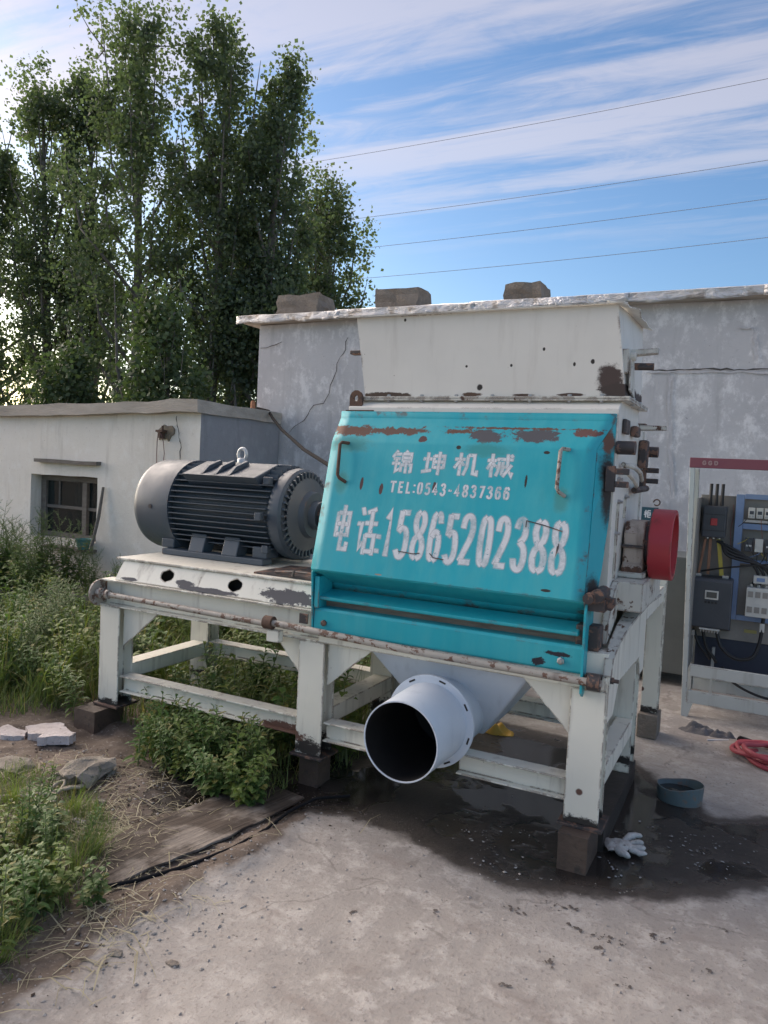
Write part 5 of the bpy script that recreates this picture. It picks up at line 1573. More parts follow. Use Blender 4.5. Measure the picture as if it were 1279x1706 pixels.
def crumbs(name, spots, mat, smin, smax, label, cat, flat=.5):
    vs_, fs_ = [], []
    base = [(1, 0, 0), (-1, 0, 0), (0, 1, 0), (0, -1, 0), (0, 0, 1), (0, 0, -1)]
    tri = [(0, 2, 4), (2, 1, 4), (1, 3, 4), (3, 0, 4), (2, 0, 5), (1, 2, 5), (3, 1, 5), (0, 3, 5)]
    for (cx, cy, sx, sy, n, k) in spots:
        X_ = cx + (rng.normal(size=n) * sx if k else rng.uniform(-sx, sx, n)); Y_ = cy + (rng.normal(size=n) * sy if k else rng.uniform(-sy, sy, n))
        Z_ = ground_h(X_, Y_)
        for x, y, z in zip(X_, Y_, Z_):
            s = smin + (smax - smin) * rng.random() ** 3
            o = len(vs_)
            a0 = rng.uniform(0, PI); c_, s_ = math.cos(a0), math.sin(a0)
            for b_ in base:
                j = rng.uniform(.6, 1.25, 3) * s
                px, py, pz = b_[0] * j[0], b_[1] * j[1] * .75, b_[2] * j[2] * flat
                vs_.append((x + px * c_ - py * s_, y + px * s_ + py * c_, z + pz + s * flat * .3))
            fs_ += [tuple(i + o for i in t) for t in tri]
    mb = MB(); mb.v, mb.f = vs_, fs_
    return tag(mb.build(name, mat, fix=False), label, cat, kind='stuff')
flakes('sludge_smears', [(-.55, 2.74, .05, .010, 14), (-.50, 2.63, .02, .008, 8), (-.39, 2.63, .025, .010, 14), (-.22, 2.73, .018, .010, 12), (-.40, 2.55, .012, .014, 10), (-.52, 2.38, .010, .020, 9), (-.72, 2.62, .02, .01, 12), (-.30, 2.40, .02, .008, 8), (-.62, 2.2, .012, .008, 6), (-.06, 2.62, .012, .006, 6), (-.02, 2.9, .012, .008, 6), (-.95, 2.45, .01, .01, 5), (-1.2, 2.3, .02, .01, 6)], M_SLUDGE, .003, .0015, .011, 'smears of dark sludge on the dry concrete before the puddle', 'sludge')
crumbs('sludge_crumbs', [(-.98, 3.33, .10, .03, 90, 1), (-.9, 3.25, .08, .03, 60, 1), (-.55, 2.72, .05, .01, 12, 1), (-.38, 2.62, .03, .012, 16, 1), (-.22, 2.72, .02, .012, 16, 1), (-1.75, 2.95, .15, .1, 220, 1), (-1.4, 3.0, .2, .05, 160, 1), (-.5, 2.6, .5, .3, 25, 0)],
       M_SLUDGE, .0015, .007, 'clods of dark wet sludge dropped on the concrete', 'sludge')
M_GRIT = rough_mat('pale_grit', (0.26, 0.235, 0.21), (0.42, 0.39, 0.36), 9, 0.95, 0.3)
crumbs('gravel', [(-.6, 2.3, 1.3, .7, 420, 0), (-1.75, 1.9, .16, .35, 700, 1), (-2.3, 2.3, .5, .45, 700, 0), (-2.9, 2.6, .5, .25, 600, 0), (.0, 4.6, .4, .5, 200, 0)], M_GRIT, .0015, .011, 'loose pale grit and pebbles scattered over the yard', 'gravel')
M_SAWD = rough_mat('dark_crumbled_soil', (0.05, 0.035, 0.026), (0.11, 0.08, 0.06), 9, 0.95, 0.4)
crumbs('soil_clods', [(-2.45, 2.5, .35, .35, 900, 0), (-2.2, 2.75, .25, .2, 700, 1), (-3.0, 2.6, .5, .3, 400, 0), (-2.05, 1.75, .14, .25, 420, 1)], M_SAWD, .002, .012, 'crumbly dark brown soil clods beside the yard', 'soil')

# grey board trodden into the ground
def board():
    A0, A1 = Vector((-2.06, 1.94, 0)), Vector((-1.87, 2.98, 0))
    d = (A1 - A0).normalized(); s = Vector((-d.y, d.x, 0))
    L, Wd = (A1 - A0).length, .30
    nu, nv = 46, 16
    mb = MB(); vs = []
    for top in (1, 0):
        for i in range(nu + 1):
            for j in range(nv + 1):
                u, v_ = i / nu, j / nv
                e = (.05 * math.sin(u * 3.0) + .018 * mnoise.noise(Vector((u * 9, 3, 0)))) * (1 - v_)
                wl = Wd * (1 - .25 * (1 - min(1, u * 4))) * (1 + .05 * mnoise.noise(Vector((u * 6, 7, 0))))
                p = A0 + d * (u * L + .03 * mnoise.noise(Vector((v_ * 9, u * 2, 1)))) + s * (v_ * wl - e + .0)
                z = .014 + .010 * math.sin(u * 4 + v_) + .004 * mnoise.noise(Vector((u * 4, v_ * 22, 2)))
                vs.append((p.x, p.y, z if top else z - .009))
    m_ = (nu + 1) * (nv + 1)
    fs = []
    for t_ in (0, 1):
        for i in range(nu):
            for j in range(nv):
                a = t_ * m_ + i * (nv + 1) + j
                fs.append((a, a + 1, a + nv + 2, a + nv + 1))
    for i in range(nu):
        for j in (0, nv):
            a = i * (nv + 1) + j; fs.append((a, a + nv + 1, m_ + a + nv + 1, m_ + a))
    for j in range(nv):
        for i in (0, nu):
            a = i * (nv + 1) + j; fs.append((a, a + 1, m_ + a + 1, m_ + a))
    mb.add(vs, fs)
    m, n, b = new_mat('weathered_board')
    v = obj_vec(n)
    rt = n.new('ShaderNodeMapping'); n.links.new(v, rt.inputs[0]); rt.inputs['Rotation'].default_value = (0, 0, -math.atan2(d.y, d.x)); rt.inputs['Scale'].default_value = (1, 1, 1)
    gv = n.scaled(rt.outputs[0], (1.2, 26, 4))
    g = n.noise(gv, 1.6, 7, .65, .6)
    blot = n.noise(v, 4.5, 5, .6)
    c = n.mix(n.lin(g, .34, .66), (0.070, 0.055, 0.045), (0.25, 0.215, 0.18))
    c = n.mix(n.step(blot, .46, .62), n.mix(1.0, c, (.42, .37, .34), 'MULTIPLY'), n.mix(.25, c, (0.38, .34, .30)))
    n.put(b.inputs['Base Color'], c); b.inputs['Roughness'].default_value = .85
    n.put(b.inputs['Normal'], n.bump(g, 1.0, .012))
    return mb.build('board', m, smooth=40)
tag(board(), 'weathered grey wooden board trodden into the earth at the yard edge', 'board')

tag(MB().tube([(-2.06, 1.93, .018), (-1.99, 2.03, .016), (-1.90, 2.2, .018), (-1.835, 2.4, .02), (-1.815, 2.6, .018), (-1.83, 2.8, .016), (-1.80, 2.98, .016), (-1.68, 3.1, .012)], .0075, 8).build('black_hose', M_CABLE, smooth=60), 'thin black hose curving along the edge of the flat board', 'hose')
# plaster slab, concrete lumps, stones
M_PLAST = rough_mat('broken_white_plaster', (0.38, 0.34, 0.33), (0.64, 0.59, 0.58), 9, 0.95, 0.9, .012, spots=(0.26, .225, .20))
def slab(name, c, pts, th, mat, tilt=0.0):
    pp = []
    for a_, b_ in zip(pts, pts[1:] + pts[:1]):
        L_ = math.hypot(b_[0] - a_[0], b_[1] - a_[1])
        for k in range(4):
            j_ = L_ * .09 if k else 0
            pp.append((a_[0] + (b_[0] - a_[0]) * k / 4 + random.uniform(-j_, j_), a_[1] + (b_[1] - a_[1]) * k / 4 + random.uniform(-j_, j_)))
    pts = pp
    mb = MB(); n_ = len(pts)
    z0 = gz(c[0], c[1])
    b_ = [(c[0] + p[0], c[1] + p[1], z0 - .005 + p[0] * tilt) for p in pts]
    mb.add(b_ + [(q[0] * 1, q[1], q[2] + th + .005 * random.random()) for q in b_], [tuple(range(n_))[::-1], tuple(range(n_, 2 * n_))] + [(i, (i + 1) % n_, n_ + (i + 1) % n_, n_ + i) for i in range(n_)])
    return mb.build(name, mat)
tag(slab('plaster_slab', (-3.42, 2.80), [(-.16, -.03), (-.05, -.10), (.03, -.07), (.05, -.12), (.14, -.05), (.19, -.03), (.17, .03), (.06, .06), (-.02, .11), (-.12, .07)], .045, M_PLAST, .05), 'broken white plaster slab lying by the weeds near the motor end leg', 'plaster slab')
tag(slab('plaster_slab', (-3.60, 2.70), [(-.12, -.04), (.02, -.06), (.10, .0), (.05, .06), (-.10, .05)], .03, M_PLAST, -.05), 'smaller flat plaster piece beside the larger white slab', 'plaster slab')
M_CONC = rough_mat('mossy_concrete_lump', (0.20, 0.175, 0.145), (0.37, 0.335, 0.285), 9, 0.95, 1.0, .02, spots=(0.13, .135, .09))
for (x, y, sx, sy, sz, sd, lab) in ((-2.83, 2.53, .19, .26, .10, 3, 'mossy concrete lump half buried beside the weed clump'), (-3.22, 2.42, .22, .14, .07, 9, 'flat mossy stone lying near the plaster slab'),
                                    (-2.98, 2.34, .16, .12, .05, 5, 'low grey stone in front of the concrete lump')):
    tag(rock('concrete_lump', (x, y, gz(x, y) - .03), (sx, sy, sz), M_CONC, sd, amp=.28, sub=3), lab, 'stone', 'lumps of stone on the earth')
for k in range(26):
    x, y = random.choice([(-2.7, 2.35), (-3.3, 2.55), (-2.1, 1.75), (-1.85, 1.6), (-3.0, 2.75)])
    x += random.gauss(0, .18); y += random.gauss(0, .12)
    s = random.uniform(.022, .055)
    o = rock('pebble', (x, y, gz(x, y) - .006), (s, s * random.uniform(.6, 1), s * .55), M_CONC if k % 3 else M_STONE, k + 20, sub=1, amp=.3)
    tag(o, 'small loose stone on the bare earth at the yard edge', 'stone', 'small stones on the earth')
tag(slab('tile_chip', (-2.52, 2.22), [(-.03, -.012), (.028, -.014), (.03, .012), (-.028, .014)], .016, M_PLAST), 'small white tile chip on the bare earth before the concrete lump', 'tile chip')
# knotted rope
M_ROPE = rough_mat('frayed_straw_rope', (0.30, 0.26, 0.20), (0.42, 0.38, 0.30), 30, 0.9, 0.8, .003)
c = Vector((-2.80, 2.27, 0))
rp = [(-.25, -.16, .02), (-.14, -.08, .03), (-.05, -.01, .04), (.02, .03, .05), (.07, .0, .045), (.05, -.05, .03), (-.01, -.04, .035), (-.02, .02, .05), (.03, .10, .05), (.06, .19, .03), (.05, .10, .055), (-.02, .06, .045), (-.05, .10, .05), (-.02, .13, .055), (.02, .07, .05), (.05, .0, .05), (.12, -.05, .03), (.20, -.03, .025)]
mb = MB(); pts = smooth_path([(p[0], p[1]) for p in rp], 5)
zs_ = np.interp(np.linspace(0, 1, len(pts)), np.linspace(0, 1, len(rp)), [p[2] for p in rp])
mb.tube([(c.x + p.x, c.y + p.y, gz(c.x + p.x, c.y + p.y) + z * .8) for p, z in zip(pts, zs_)], .0075, 8)
tag(mb.build('knotted_rope', M_ROPE, smooth=60), 'short knotted pale rope lying on the bare earth', 'rope')

# fallen log near the hut
def log():
    A, B_ = Vector((-6.85, 5.00, .13)), Vector((-5.35, 5.42, .10))
    mb = MB(); n1, n2 = 40, 20; vs = []
    d = (B_ - A).normalized(); u = d.cross(Vector((0, 0, 1))).normalized(); w_ = u.cross(d)
    for i in range(n1 + 1):
        t = i / n1
        p = A.lerp(B_, t)
        for k in range(n2):
            a = 2 * PI * k / n2
            r = .115 * (1 - .12 * t) * (1 + .22 * mnoise.noise(Vector((t * 3, math.cos(a) * 1.2, math.sin(a) * 1.2))) + .12 * mnoise.noise(Vector((t * 2, k * .9, 4))))
            if i in (0, n1): r *= .75
            vs.append(p + (u * math.cos(a) + w_ * math.sin(a)) * r)
    fs = [(i * n2 + k, i * n2 + (k + 1) % n2, (i + 1) * n2 + (k + 1) % n2, (i + 1) * n2 + k) for i in range(n1) for k in range(n2)] + [tuple(range(n2))[::-1], tuple(range(n1 * n2, (n1 + 1) * n2))]
    mb.add(vs, fs)
    return mb.build('fallen_log', rough_mat('grey_bark', (0.10, 0.085, 0.07), (0.23, 0.205, 0.18), 6, .9, 1.0, .02, (1, 1, 1)), smooth=60)
tag(log(), 'weathered grey log lying in the weeds before the hut', 'log')

# ------------------------------------------------------------------ trees
M_BARK = rough_mat('pale_poplar_bark', (0.10, 0.095, 0.085), (0.20, 0.19, 0.17), 4, .9, .8, .02, (1, 1, .35))
M_LEAF_T = leaf_mat('poplar_leaves', (0.066, 0.098, 0.068), (0.112, 0.146, 0.094), .46, .5)
M_LEAF_Y = leaf_mat('young_tree_leaves', (0.055, 0.090, 0.045), (0.09, 0.125, 0.060), .3, .55)


def mesh_np(name, v, f, mat, smooth=False):
    me = bpy.data.meshes.new(name)
    k = f.shape[1]
    me.vertices.add(len(v)); me.vertices.foreach_set('co', np.ascontiguousarray(v, np.float32).ravel())
    me.loops.add(f.size); me.loops.foreach_set('vertex_index', np.ascontiguousarray(f, np.int32).ravel())
    me.polygons.add(len(f)); me.polygons.foreach_set('loop_start', np.arange(0, f.size, k, dtype=np.int32)); me.polygons.foreach_set('loop_total', np.full(len(f), k, np.int32))
    if smooth: me.polygons.foreach_set('use_smooth', np.ones(len(f), bool))
    me.update(); me.validate()
    me.materials.append(mat)
    return me


def leaf_cloud(P_, size, droop=0.3):
    """one kite-shaped folded leaf (two triangles) for every point"""
    n_ = len(P_)
    d = rng.normal(size=(n_, 3)); d[:, 2] -= droop; d /= np.linalg.norm(d, axis=1)[:, None]
    q = rng.normal(size=(n_, 3)); s = np.cross(d, q); s /= np.linalg.norm(s, axis=1)[:, None]
    nn = np.cross(d, s)
    L = size * rng.uniform(.65, 1.25, n_)[:, None]
    b0 = P_; tip = P_ + d * L
    mid = P_ + d * L * .45
    l = mid + s * L * .42 + nn * L * .10; r = mid - s * L * .42 + nn * L * .10
    v = np.stack([b0, r, tip, l], 1).reshape(-1, 3)
    i = np.arange(n_)[:, None] * 4
    f = np.concatenate([i + [[0, 1, 2]], i + [[0, 2, 3]]], 1).reshape(-1, 3)
    return v, f


def poplar(base, H, R, seed, label, nclump=300, leaves=46, size=.12, bottom=.17, leafm=None, group='trees behind the hut', name='poplar_tree', trunk_r=.16):
    global rng
    rng = np.random.default_rng(seed); random.seed(seed)
    root = thing(name, (base[0], base[1], 0), label, 'tree', group)
    mb = MB()
    # trunk
    ph = random.uniform(0, 6)
    def trunk(t): return Vector((base[0] + .20 * math.sin(t * 3 + ph) * t, base[1] + .2 * math.cos(t * 2.5 + ph) * t, t * H * .97))
    mb.tube([trunk(t) for t in np.linspace(0, 1, 16)], [trunk_r * (1 - t) ** .8 + .012 for t in np.linspace(0, 1, 16)], 9)
    def prof(t):      # crown radius over height
        if t < .45: return R * (.72 + .28 * math.sin((t - bottom) / (.45 - bottom) * PI / 2)) if t > bottom else R * .5
        return R * max(.06, 1 - ((t - .45) / .57) ** 2.3) ** .62
    # ascending leaders, each ending in its own plume
    leaders = []
    nl = 24
    for k in range(nl):
        t0 = bottom * .7 + (k / nl) ** 1.05 * .70
        a = k * 2.399 + ph + random.uniform(-.4, .4)
        t1 = min(1.0, t0 + random.uniform(.16, .32))
        rr = prof(t1 * .97) * random.uniform(.55, 1.05)
        p0, top = trunk(t0), trunk(min(t1, 1)) + Vector((math.cos(a) * rr, math.sin(a) * rr, random.uniform(-.2, .3)))
        mid = p0.lerp(top, .5) + Vector((math.cos(a), math.sin(a), -.3)) * rr * .28
        path = [p0, p0.lerp(mid, .55), mid, mid.lerp(top, .55) + Vector((0, 0, .08)), top]
        r0 = trunk_r * .42 * (1 - t0 * .7)
        mb.tube(path, [r0, r0 * .8, r0 * .6, r0 * .38, r0 * .15], 6)
        leaders.append(path)
    cl = []
    for k in range(nclump):
        u = random.random()
        if u < .90:
            path = random.choice(leaders)
            s = random.uniform(.25, 1.06) * (len(path) - 1)
            i = min(int(s), len(path) - 2)
            p = path[i].lerp(path[i + 1], s - i)
            p = p + Vector((random.gauss(0, .21), random.gauss(0, .21), random.gauss(0, .26))) * (R / 1.5)
        else:
            t = random.uniform(bottom, 1.0)
            a = random.uniform(0, 2 * PI); rr = prof(t) * math.sqrt(random.uniform(.05, 1.0))
            p = trunk(t) + Vector((math.cos(a) * rr, math.sin(a) * rr, 0))
        cl.append(p)
        if k % 4 == 0:    # twig towards the clump
            q = min((pp for path in leaders for pp in path[1:4]), key=lambda z: (z - p).length)
            mb.tube([q, q.lerp(p, .6) + Vector((0, 0, -.06)), p], [.018, .012, .006], 4)
    cl = np.array([tuple(p) for p in cl])
    nl_ = rng.integers(int(leaves * .45), int(leaves * 1.5), len(cl))
    C_ = np.repeat(cl, nl_, 0)
    spread = np.repeat(rng.uniform(.09, .21, len(cl)), nl_)[:, None]
    P_ = C_ + rng.normal(size=C_.shape) * spread * np.array([1, 1, 1.25])
    v, f = leaf_cloud(P_ - np.array([base[0], base[1], 0]), size)
    mb.build('trunk', M_BARK, root, smooth=50)
    o = bpy.data.objects.new('crown', mesh_np('crown', v, f, leafm or M_LEAF_T)); COL.objects.link(o); o.parent = root
    return root


def at_px_ratio(r, Y): return (r * Y, Y)
TREES = [(-1.405, 13.5, 9.9, 1.5, 'broad poplar at the picture edge, its crown cut off by the frame'),
         (-1.250, 14.0, 11.5, 1.45, 'poplar with a pointed double top, second from the picture edge'),
         (-1.125, 14.8, 11.6, 1.0, 'poplar between the double topped tree and the tallest one'),
         (-1.025, 13.6, 12.2, 1.95, 'tallest and densest poplar in the middle of the row'),
         (-.850, 13.8, 11.8, 1.4, 'tall poplar with a bare pale trunk showing above the hut roof'),
         (-.735, 14.0, 10.7, 1.0, 'slender poplar nearest the sky, its plume standing apart'),
         (-.800, 16.2, 8.4, 1.5, 'lower dark tree filling the gap behind the slender poplar'),
         (-.622, 17.5, 9.4, 1.4, 'smaller poplar just above the end of the cement building')]
for i, (r, Y, H, R, lab) in enumerate(TREES):
    poplar(at_px_ratio(r, Y), H, R, 100 + i * 7, lab, nclump=[190, 265, 200, 310, 290, 290, 200, 300][i], leaves=80, bottom=[.30, .22, .30, .17, .17, .17, .17, .17][i], size=.10)
poplar((-12.05, 10.3), 3.5, .8, 301, 'young pale green tree just behind the hut roof, nearer the picture edge', 110, 60, .10, .25, M_LEAF_Y, 'young trees behind the hut', 'young_tree', .06)
poplar((-9.6, 10.0), 4.2, .75, 302, 'young pale green tree behind the hut roof, next to the bare trunk', 120, 60, .10, .25, M_LEAF_Y, 'young trees behind the hut', 'young_tree', .06)
poplar((-7.0, 11.6), 3.9, .95, 303, 'low dark bush between the hut and the cement building', 110, 60, .10, .25, M_LEAF_T, 'young trees behind the hut', 'bush', .06)

# ------------------------------------------------------------------ weeds
rng = np.random.default_rng(77); random.seed(77)
M_STEM = rough_mat('green_stem', (0.09, 0.12, 0.045), (0.14, 0.16, 0.06), 9, .6, .2)
M_STEMD = rough_mat('dry_brown_stem', (0.13, 0.10, 0.06), (0.19, 0.15, 0.10), 9, .8, .2)
M_WEED = leaf_mat('weed_leaves', (0.070, 0.135, 0.045), (0.130, 0.205, 0.062), .30, .5, dry=(0.20, 0.19, 0.06))
M_WEEDL = leaf_mat('light_weed_leaves', (0.130, 0.190, 0.055), (0.200, 0.255, 0.08), .32, .5, dry=(0.24, 0.22, 0.08))
M_GRASS = leaf_mat('grass_blades', (0.095, 0.155, 0.048), (0.20, 0.235, 0.085), .30, .55, dry=(0.30, 0.26, 0.13))
M_STRAW = leaf_mat('dry_straw', (0.27, 0.24, 0.155), (0.42, 0.385, 0.28), .15, .7)


def leaf_at(V_, F_, p, d, L, w_, up, fold=.25, droop=.25):
    d = d.normalized(); s = d.cross(up)
    s = s.normalized() if s.length > 1e-4 else Vector((1, 0, 0))
    nn = s.cross(d)
    m1 = p + d * L * .35 + nn * L * .04; m2 = p + d * L * .72 + Vector((0, 0, -L * droop * .35)); tip = p + d * L + Vector((0, 0, -L * droop))
    o = len(V_)
    V_ += [p, m1 + s * w_ + nn * w_ * fold, m1, m1 - s * w_ + nn * w_ * fold, m2 + s * w_ * .75 + nn * w_ * fold, m2, m2 - s * w_ * .75 + nn * w_ * fold, tip]
    F_ += [(o, o + 1, o + 2), (o, o + 2, o + 3), (o + 1, o + 4, o + 5, o + 2), (o + 2, o + 5, o + 6, o + 3), (o + 4, o + 7, o + 5), (o + 5, o + 7, o + 6)]


def weed_proto(kind, seed):
    rd = random.Random(seed)
    st_m = MB(); V_, F_ = [], []
    U = Vector((0, 0, 1))
    if kind == 'lance':
        for s in range(rd.randint(2, 4)):
            h = rd.uniform(.30, .52); a0 = rd.uniform(0, 6.28); ln = rd.uniform(.03, .16)
            b0 = Vector((rd.gauss(0, .03), rd.gauss(0, .03), 0))
            f = lambda t: b0 + Vector((math.cos(a0) * ln * t ** 1.5, math.sin(a0) * ln * t ** 1.5, h * t))
            st_m.tube([f(t) for t in (0, .3, .6, 1)], [.005, .0045, .0035, .002], 5)
            n_ = rd.randint(18, 26)
            for k in range(n_):
                t = .12 + .88 * (k / n_) ** .8
                a = k * 2.4 + rd.uniform(-.3, .3)
                el = .15 + .55 * t
                L = rd.uniform(.07, .13) * (1.05 - .35 * t)
                leaf_at(V_, F_, f(t), Vector((math.cos(a), math.sin(a), el)), L, L * .14, U, droop=.35)
    elif kind == 'ovate':
        for s in range(rd.randint(3, 6)):
            h = rd.uniform(.22, .46); a0 = rd.uniform(0, 6.28); ln = rd.uniform(.05, .22)
            b0 = Vector((rd.gauss(0, .03), rd.gauss(0, .03), 0))
            f = lambda t: b0 + Vector((math.cos(a0) * ln * t, math.sin(a0) * ln * t, h * t ** .85))
            st_m.tube([f(t) for t in (0, .3, .6, 1)], [.005, .0045, .0035, .002], 5)
            n_ = rd.randint(12, 18)
            for k in range(n_):
                t = .15 + .85 * k / n_
                a = k * 2.4 + rd.uniform(-.5, .5)
                L = rd.uniform(.055, .10) * (1.1 - .45 * t)
                leaf_at(V_, F_, f(t), Vector((math.cos(a), math.sin(a), .35)), L, L * .30, U, droop=.30)
    elif kind == 'tall':
        for s in range(rd.randint(4, 6)):
            h = rd.uniform(.8, 1.15); a0 = rd.uniform(0, 6.28); ln = rd.uniform(.06, .35)
            b0 = Vector((rd.gauss(0, .07), rd.gauss(0, .07), 0))
            f = lambda t: b0 + Vector((math.cos(a0) * ln * t ** 1.4, math.sin(a0) * ln * t ** 1.4, h * t))
            st_m.tube([f(t) for t in (0, .3, .6, 1)], [.007, .006, .004, .0015], 5)
            for k in range(15):
                t = .2 + .78 * k / 15
                a = k * 2.4 + rd.uniform(-.4, .4)
                bl = (.30 * (1 - t) + .08) * rd.uniform(.7, 1.2)
                e = f(t) + Vector((math.cos(a) * bl * .7, math.sin(a) * bl * .7, bl * .75))
                st_m.tube([f(t), f(t).lerp(e, .5) + Vector((0, 0, -.01)), e], [.003, .002, .001], 4)
                for q in range(12):
                    u = .1 + .95 * q / 12
                    p = f(t).lerp(e, u)
                    aa = rd.uniform(0, 6.28)
                    L = rd.uniform(.03, .075) * (1.3 - t)
                    leaf_at(V_, F_, p, Vector((math.cos(aa), math.sin(aa), .3)), L, L * .25, U)
            for k in range(10):
                t = .06 + .5 * k / 10; a = k * 2.4
                L = rd.uniform(.09, .15)
                leaf_at(V_, F_, f(t), Vector((math.cos(a), math.sin(a), .4)), L, L * .2, U, droop=.4)
    elif kind == 'grass':
        for k in range(46):
            a = rd.uniform(0, 6.28); L = rd.uniform(.16, .42); ln = rd.uniform(.15, .9)
            b0 = Vector((rd.gauss(0, .03), rd.gauss(0, .03), 0))
            d = Vector((math.cos(a), math.sin(a), 0)); s = Vector((-math.sin(a), math.cos(a), 0))
            o = len(V_); w_ = rd.uniform(.0025, .005)
            for i, t in enumerate((0, .35, .7, 1.0)):
                p = b0 + d * L * ln * t ** 1.8 + Vector((0, 0, L * (t - .35 * ln * t * t)))
                ww = w_ * (1 - t * .9)
                V_.extend([p + s * ww, p - s * ww])
                if i: F_.append((o + 2 * i - 2, o + 2 * i - 1, o + 2 * i + 1, o + 2 * i))
    me = bpy.data.meshes.new('leaves_' + kind)
    me.from_pydata([tuple(p) for p in V_], [], F_)
    ms = None
    if st_m.v:
        ms = bpy.data.meshes.new('stem_' + kind); ms.from_pydata(st_m.v, [], st_m.f)
    return me, ms


PROTO = {}
for kind, mats, nv in (('lance', (M_WEED, M_WEEDL, M_WEED), 3), ('ovate', (M_WEED, M_WEEDL), 2), ('tall', (M_WEED, M_WEED, M_WEED), 3), ('grass', (M_GRASS, M_WEEDL), 2)):
    PROTO[kind] = []
    for i in range(nv):
        me, ms = weed_proto(kind, 40 + i * 13 + len(kind))
        me.materials.append(mats[i])
        if ms: ms.materials.append(M_STEM)
        PROTO[kind].append((me, ms))
NAMES = {'lance': 'leafy_weed', 'ovate': 'broad_leaved_weed', 'tall': 'tall_weed', 'grass': 'grass_tuft'}


def plant(kind, x, y, s, label, group, var=None, tilt=.12, z=None):
    me, ms = PROTO[kind][random.randrange(len(PROTO[kind])) if var is None else var]
    root = thing(NAMES[kind], (x, y, gz(x, y) - .01 if z is None else z), label, 'weed' if kind != 'grass' else 'grass tuft', group)
    root.rotation_euler = (random.gauss(0, tilt), random.gauss(0, tilt), random.uniform(0, 6.28))
    root.scale = (s, s, s * random.uniform(.85, 1.15))
    o = bpy.data.objects.new('leaves', me); COL.objects.link(o); o.parent = root
    if ms:
        o = bpy.data.objects.new('stem', ms); COL.objects.link(o); o.parent = root
    return root


def scatter(kind, n_, xr, yr, sr, label, group, cond=None, tilt=.12):
    k = 0; tries = 0
    while k < n_ and tries < n_ * 30:
        tries += 1
        x, y = random.uniform(*xr), random.uniform(*yr)
        if cond and not cond(x, y): continue
        plant(kind, x, y, random.uniform(*sr), label, group, tilt=tilt); k += 1


FRONTC = lambda x, y: not (-2.03 < x < -1.84 and y > 3.0) and x < -1.92 + (y - 3) * .4 and x > -2.95 + (3.1 - y) * .6
scatter('lance', 34, (-2.98, -2.08), (2.80, 3.06), (.50, .80), 'leafy green weed in the clump in front of the lower frame rail', 'weed clump before the frame', FRONTC, .18)
scatter('ovate', 24, (-2.98, -2.02), (2.74, 3.06), (.45, .85), 'broad leaved weed in the clump in front of the lower frame rail', 'broad weeds before the frame', FRONTC, .18)
UNDER = lambda x, y: 3.2 < y
scatter('lance', 26, (-3.2, -2.05), (3.28, 3.85), (.7, 1.15), 'leafy weed growing under the motor bed inside the frame', 'weeds under the motor', UNDER)
scatter('ovate', 16, (-3.2, -1.9), (3.28, 4.6), (.7, 1.2), 'broad leaved weed under the motor bed inside the frame', 'broad weeds under the motor', UNDER)
scatter('grass', 16, (-3.2, -1.75), (3.3, 4.4), (.7, 1.2), 'grass tuft under the motor bed inside the frame', 'grass under the motor', UNDER)
scatter('lance', 26, (-3.4, -1.7), (4.1, 5.6), (.8, 1.3), 'leafy weed seen through the frame behind the machine', 'weeds behind the machine')
scatter('ovate', 12, (-2.3, -1.6), (4.2, 5.6), (.6, 1.1), 'broad leaved weed on the earth behind the middle leg', 'broad weeds behind the machine')
FIELD = lambda x, y: not (x > -3.5 and y > 3.0) and not (-3.80 < x < -3.2 and 2.5 < y < 2.95) and y > 2.72 - (x + 3.5) * .05
scatter('lance', 70, (-6.0, -3.5), (2.85, 5.5), (.8, 1.3), 'leafy weed in the rough field between the machine and the hut', 'weeds in the field', FIELD)
scatter('ovate', 70, (-6.0, -3.5), (2.8, 5.4), (.8, 1.25), 'broad leaved weed in the rough field between the machine and the hut', 'broad weeds in the field', FIELD)
scatter('grass', 100, (-6.0, -3.45), (2.8, 5.4), (.8, 1.4), 'green grass tuft in the rough field beside the machine', 'grass tufts in the field', FIELD)
for (x, y, s) in ((-7.35, 5.35, 1.25), (-7.05, 5.15, 1.05), (-6.75, 5.2, 1.08), (-7.7, 5.5, 1.2), (-6.95, 5.5, 1.25), (-6.4, 4.95, .85), (-7.25, 4.9, 1.0), (-6.6, 5.55, 1.05), (-7.5, 5.0, 1.05), (-6.1, 5.45, .75), (-6.3, 5.6, .8), (-5.85, 5.6, .62), (-7.0, 4.75, .9), (-6.75, 5.45, 1.1)):
    plant('tall', x, y, s * .86, 'tall airy weed with thin seed stalks in front of the hut window', 'tall weeds by the window', tilt=.06)
scatter('lance', 16, (-7.5, -6.5), (4.85, 5.5), (1.1, 1.6), 'large leafy weed in the thicket under the hut window', 'thicket under the window')
scatter('ovate', 16, (-7.5, -6.4), (4.75, 5.4), (1.1, 1.6), 'large broad leaved weed in the thicket under the hut window', 'broad weeds in the thicket')
for (x, y, s) in ((-4.55, 3.72, .62), (-4.8, 4.0, .7), (-4.3, 3.3, .5)):
    plant('tall', x, y, s, 'tall thin weed standing in the field near the picture edge', 'tall weeds in the field', tilt=.08)
EDGEC = lambda x, y: x < np.interp(y, [1.2, 1.5, 1.8, 2.1, 2.3], [-1.93, -2.02, -2.12, -2.26, -2.45])
scatter('lance', 14, (-2.9, -2.0), (1.35, 2.2), (.45, .8), 'low leafy weed on the grassy verge in the near corner', 'weeds on the verge', EDGEC, .3)
scatter('ovate', 22, (-2.9, -1.95), (1.3, 2.2), (.4, .75), 'low broad leaved weed on the grassy verge in the near corner', 'broad weeds on the verge', EDGEC, .3)
scatter('grass', 34, (-2.9, -1.93), (1.25, 2.3), (.35, .62), 'grass tuft on the verge in the near corner', 'grass tufts on the verge', EDGEC, .3)
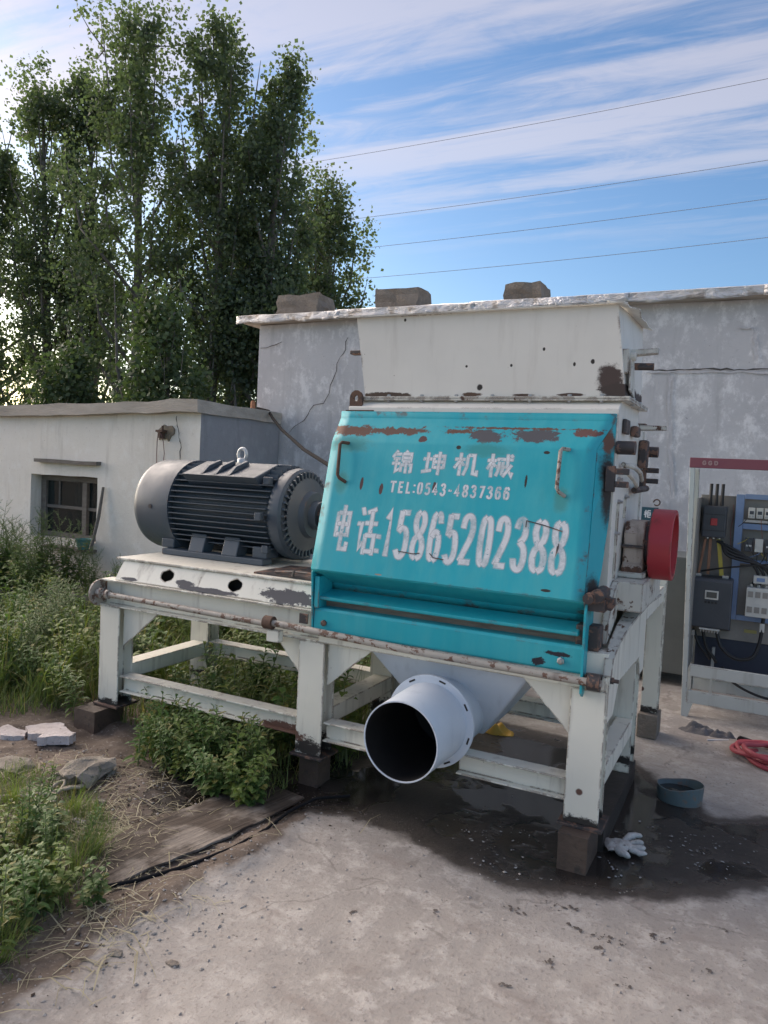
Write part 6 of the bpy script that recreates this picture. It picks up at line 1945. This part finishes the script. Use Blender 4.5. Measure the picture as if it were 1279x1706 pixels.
plant('ovate', -2.03, 1.86, .5, 'dark green broad leaved weed at the board corner', None, 0, .1)


# short grass cover, dry straw: nobody could count these
def blades(name, xs, ys, Lr, wr, mat, label, flat=False):
    n_ = len(xs)
    z = ground_h(xs, ys) - .006
    a = rng.uniform(0, 2 * PI, n_); L = rng.uniform(*Lr, n_) * rng.uniform(.5, 1, n_)
    ln = rng.uniform(.15, 1.0, n_) if not flat else rng.uniform(.9, 1.0, n_)
    d = np.stack([np.cos(a), np.sin(a), np.zeros(n_)], 1); s = np.stack([-np.sin(a), np.cos(a), np.zeros(n_)], 1)
    b0 = np.stack([xs, ys, z + (.012 * rng.random(n_) if flat else 0)], 1)
    w_ = rng.uniform(*wr, n_)[:, None]
    rows = []
    for t in (0, .5, 1.0):
        up = L * ((t - .4 * ln * t * t) if not flat else (.10 * math.sin(t * PI) + .03 * t))
        p = b0 + d * (L * ln * (t ** 1.6 if not flat else t))[:, None] + np.stack([np.zeros(n_), np.zeros(n_), up], 1)
        if flat: p = p + s * (rng.normal(size=n_) * .12 * L * t * t)[:, None]
        ww = w_ * (1 - .92 * t if not flat else 1 - .3 * t)
        rows += [p + s * ww, p - s * ww]
    v = np.stack(rows, 1).reshape(-1, 3)
    i = np.arange(n_)[:, None] * 6
    f = np.concatenate([i + [[0, 1, 3, 2]], i + [[2, 3, 5, 4]]], 1).reshape(-1, 4)
    o = bpy.data.objects.new(name, mesh_np(name, v, f, mat)); COL.objects.link(o)
    return tag(o, label, 'grass' if not flat else 'straw', kind='stuff')


def region(n_, xr, yr, cond, dens=None):
    x, y = rng.uniform(*xr, n_ * 3), rng.uniform(*yr, n_ * 3)
    k = cond(x, y)
    k &= rng.random(len(x)) < (fbm(x * 2.5, y * 2.5, 40, 3) * 2.2 - .35)
    return x[k][:n_], y[k][:n_]


x, y = region(38000, (-8.5, -1.7), (2.85, 5.95), lambda x, y: ((x < -3.46) & (y > 2.76 - (x + 3.5) * .05) & ~((x > -3.8) & (y < 2.95))) | ((y > 3.15) & (x < -1.85 + (y - 4) * .05)) | ((y > 2.8) & (x > -2.9) & (x < -1.98)))
blades('grass', x, y, (.06, .26), (.0018, .0042), M_GRASS, 'rough uncut grass covering the field between machine and hut')
x, y = region(9000, (-3.2, -1.9), (1.15, 2.45), lambda x, y: x < np.interp(y, [1.2, 1.5, 1.8, 2.1, 2.3, 2.45], [-1.86, -1.94, -2.05, -2.20, -2.40, -2.75]))
blades('grass', x, y, (.03, .12), (.0012, .003), M_GRASS, 'short ragged grass on the verge in the near corner')
x, y = region(12000, (-30, -5), (7.6, 26), lambda x, y: x < -5.8)
blades('grass', x, y, (.2, .6), (.006, .012), M_GRASS, 'tall grass behind the hut under the poplars')
# straw: bundles and litter
n_ = 900
xs = np.concatenate([rng.normal(-2.42, .20, n_), rng.normal(-2.22, .09, 420), rng.normal(-2.95, .25, 260), rng.normal(-2.45, .3, 260), rng.normal(-1.9, .12, 160)])
ys = np.concatenate([rng.normal(2.17, .10, n_), rng.normal(2.12, .10, 420), rng.normal(2.32, .18, 260), rng.normal(2.55, .15, 260), rng.normal(1.75, .18, 160)])
blades('straw', xs, ys, (.05, .24), (.0009, .0026), M_STRAW, 'dry pale straw litter on the earth beside the board', True)
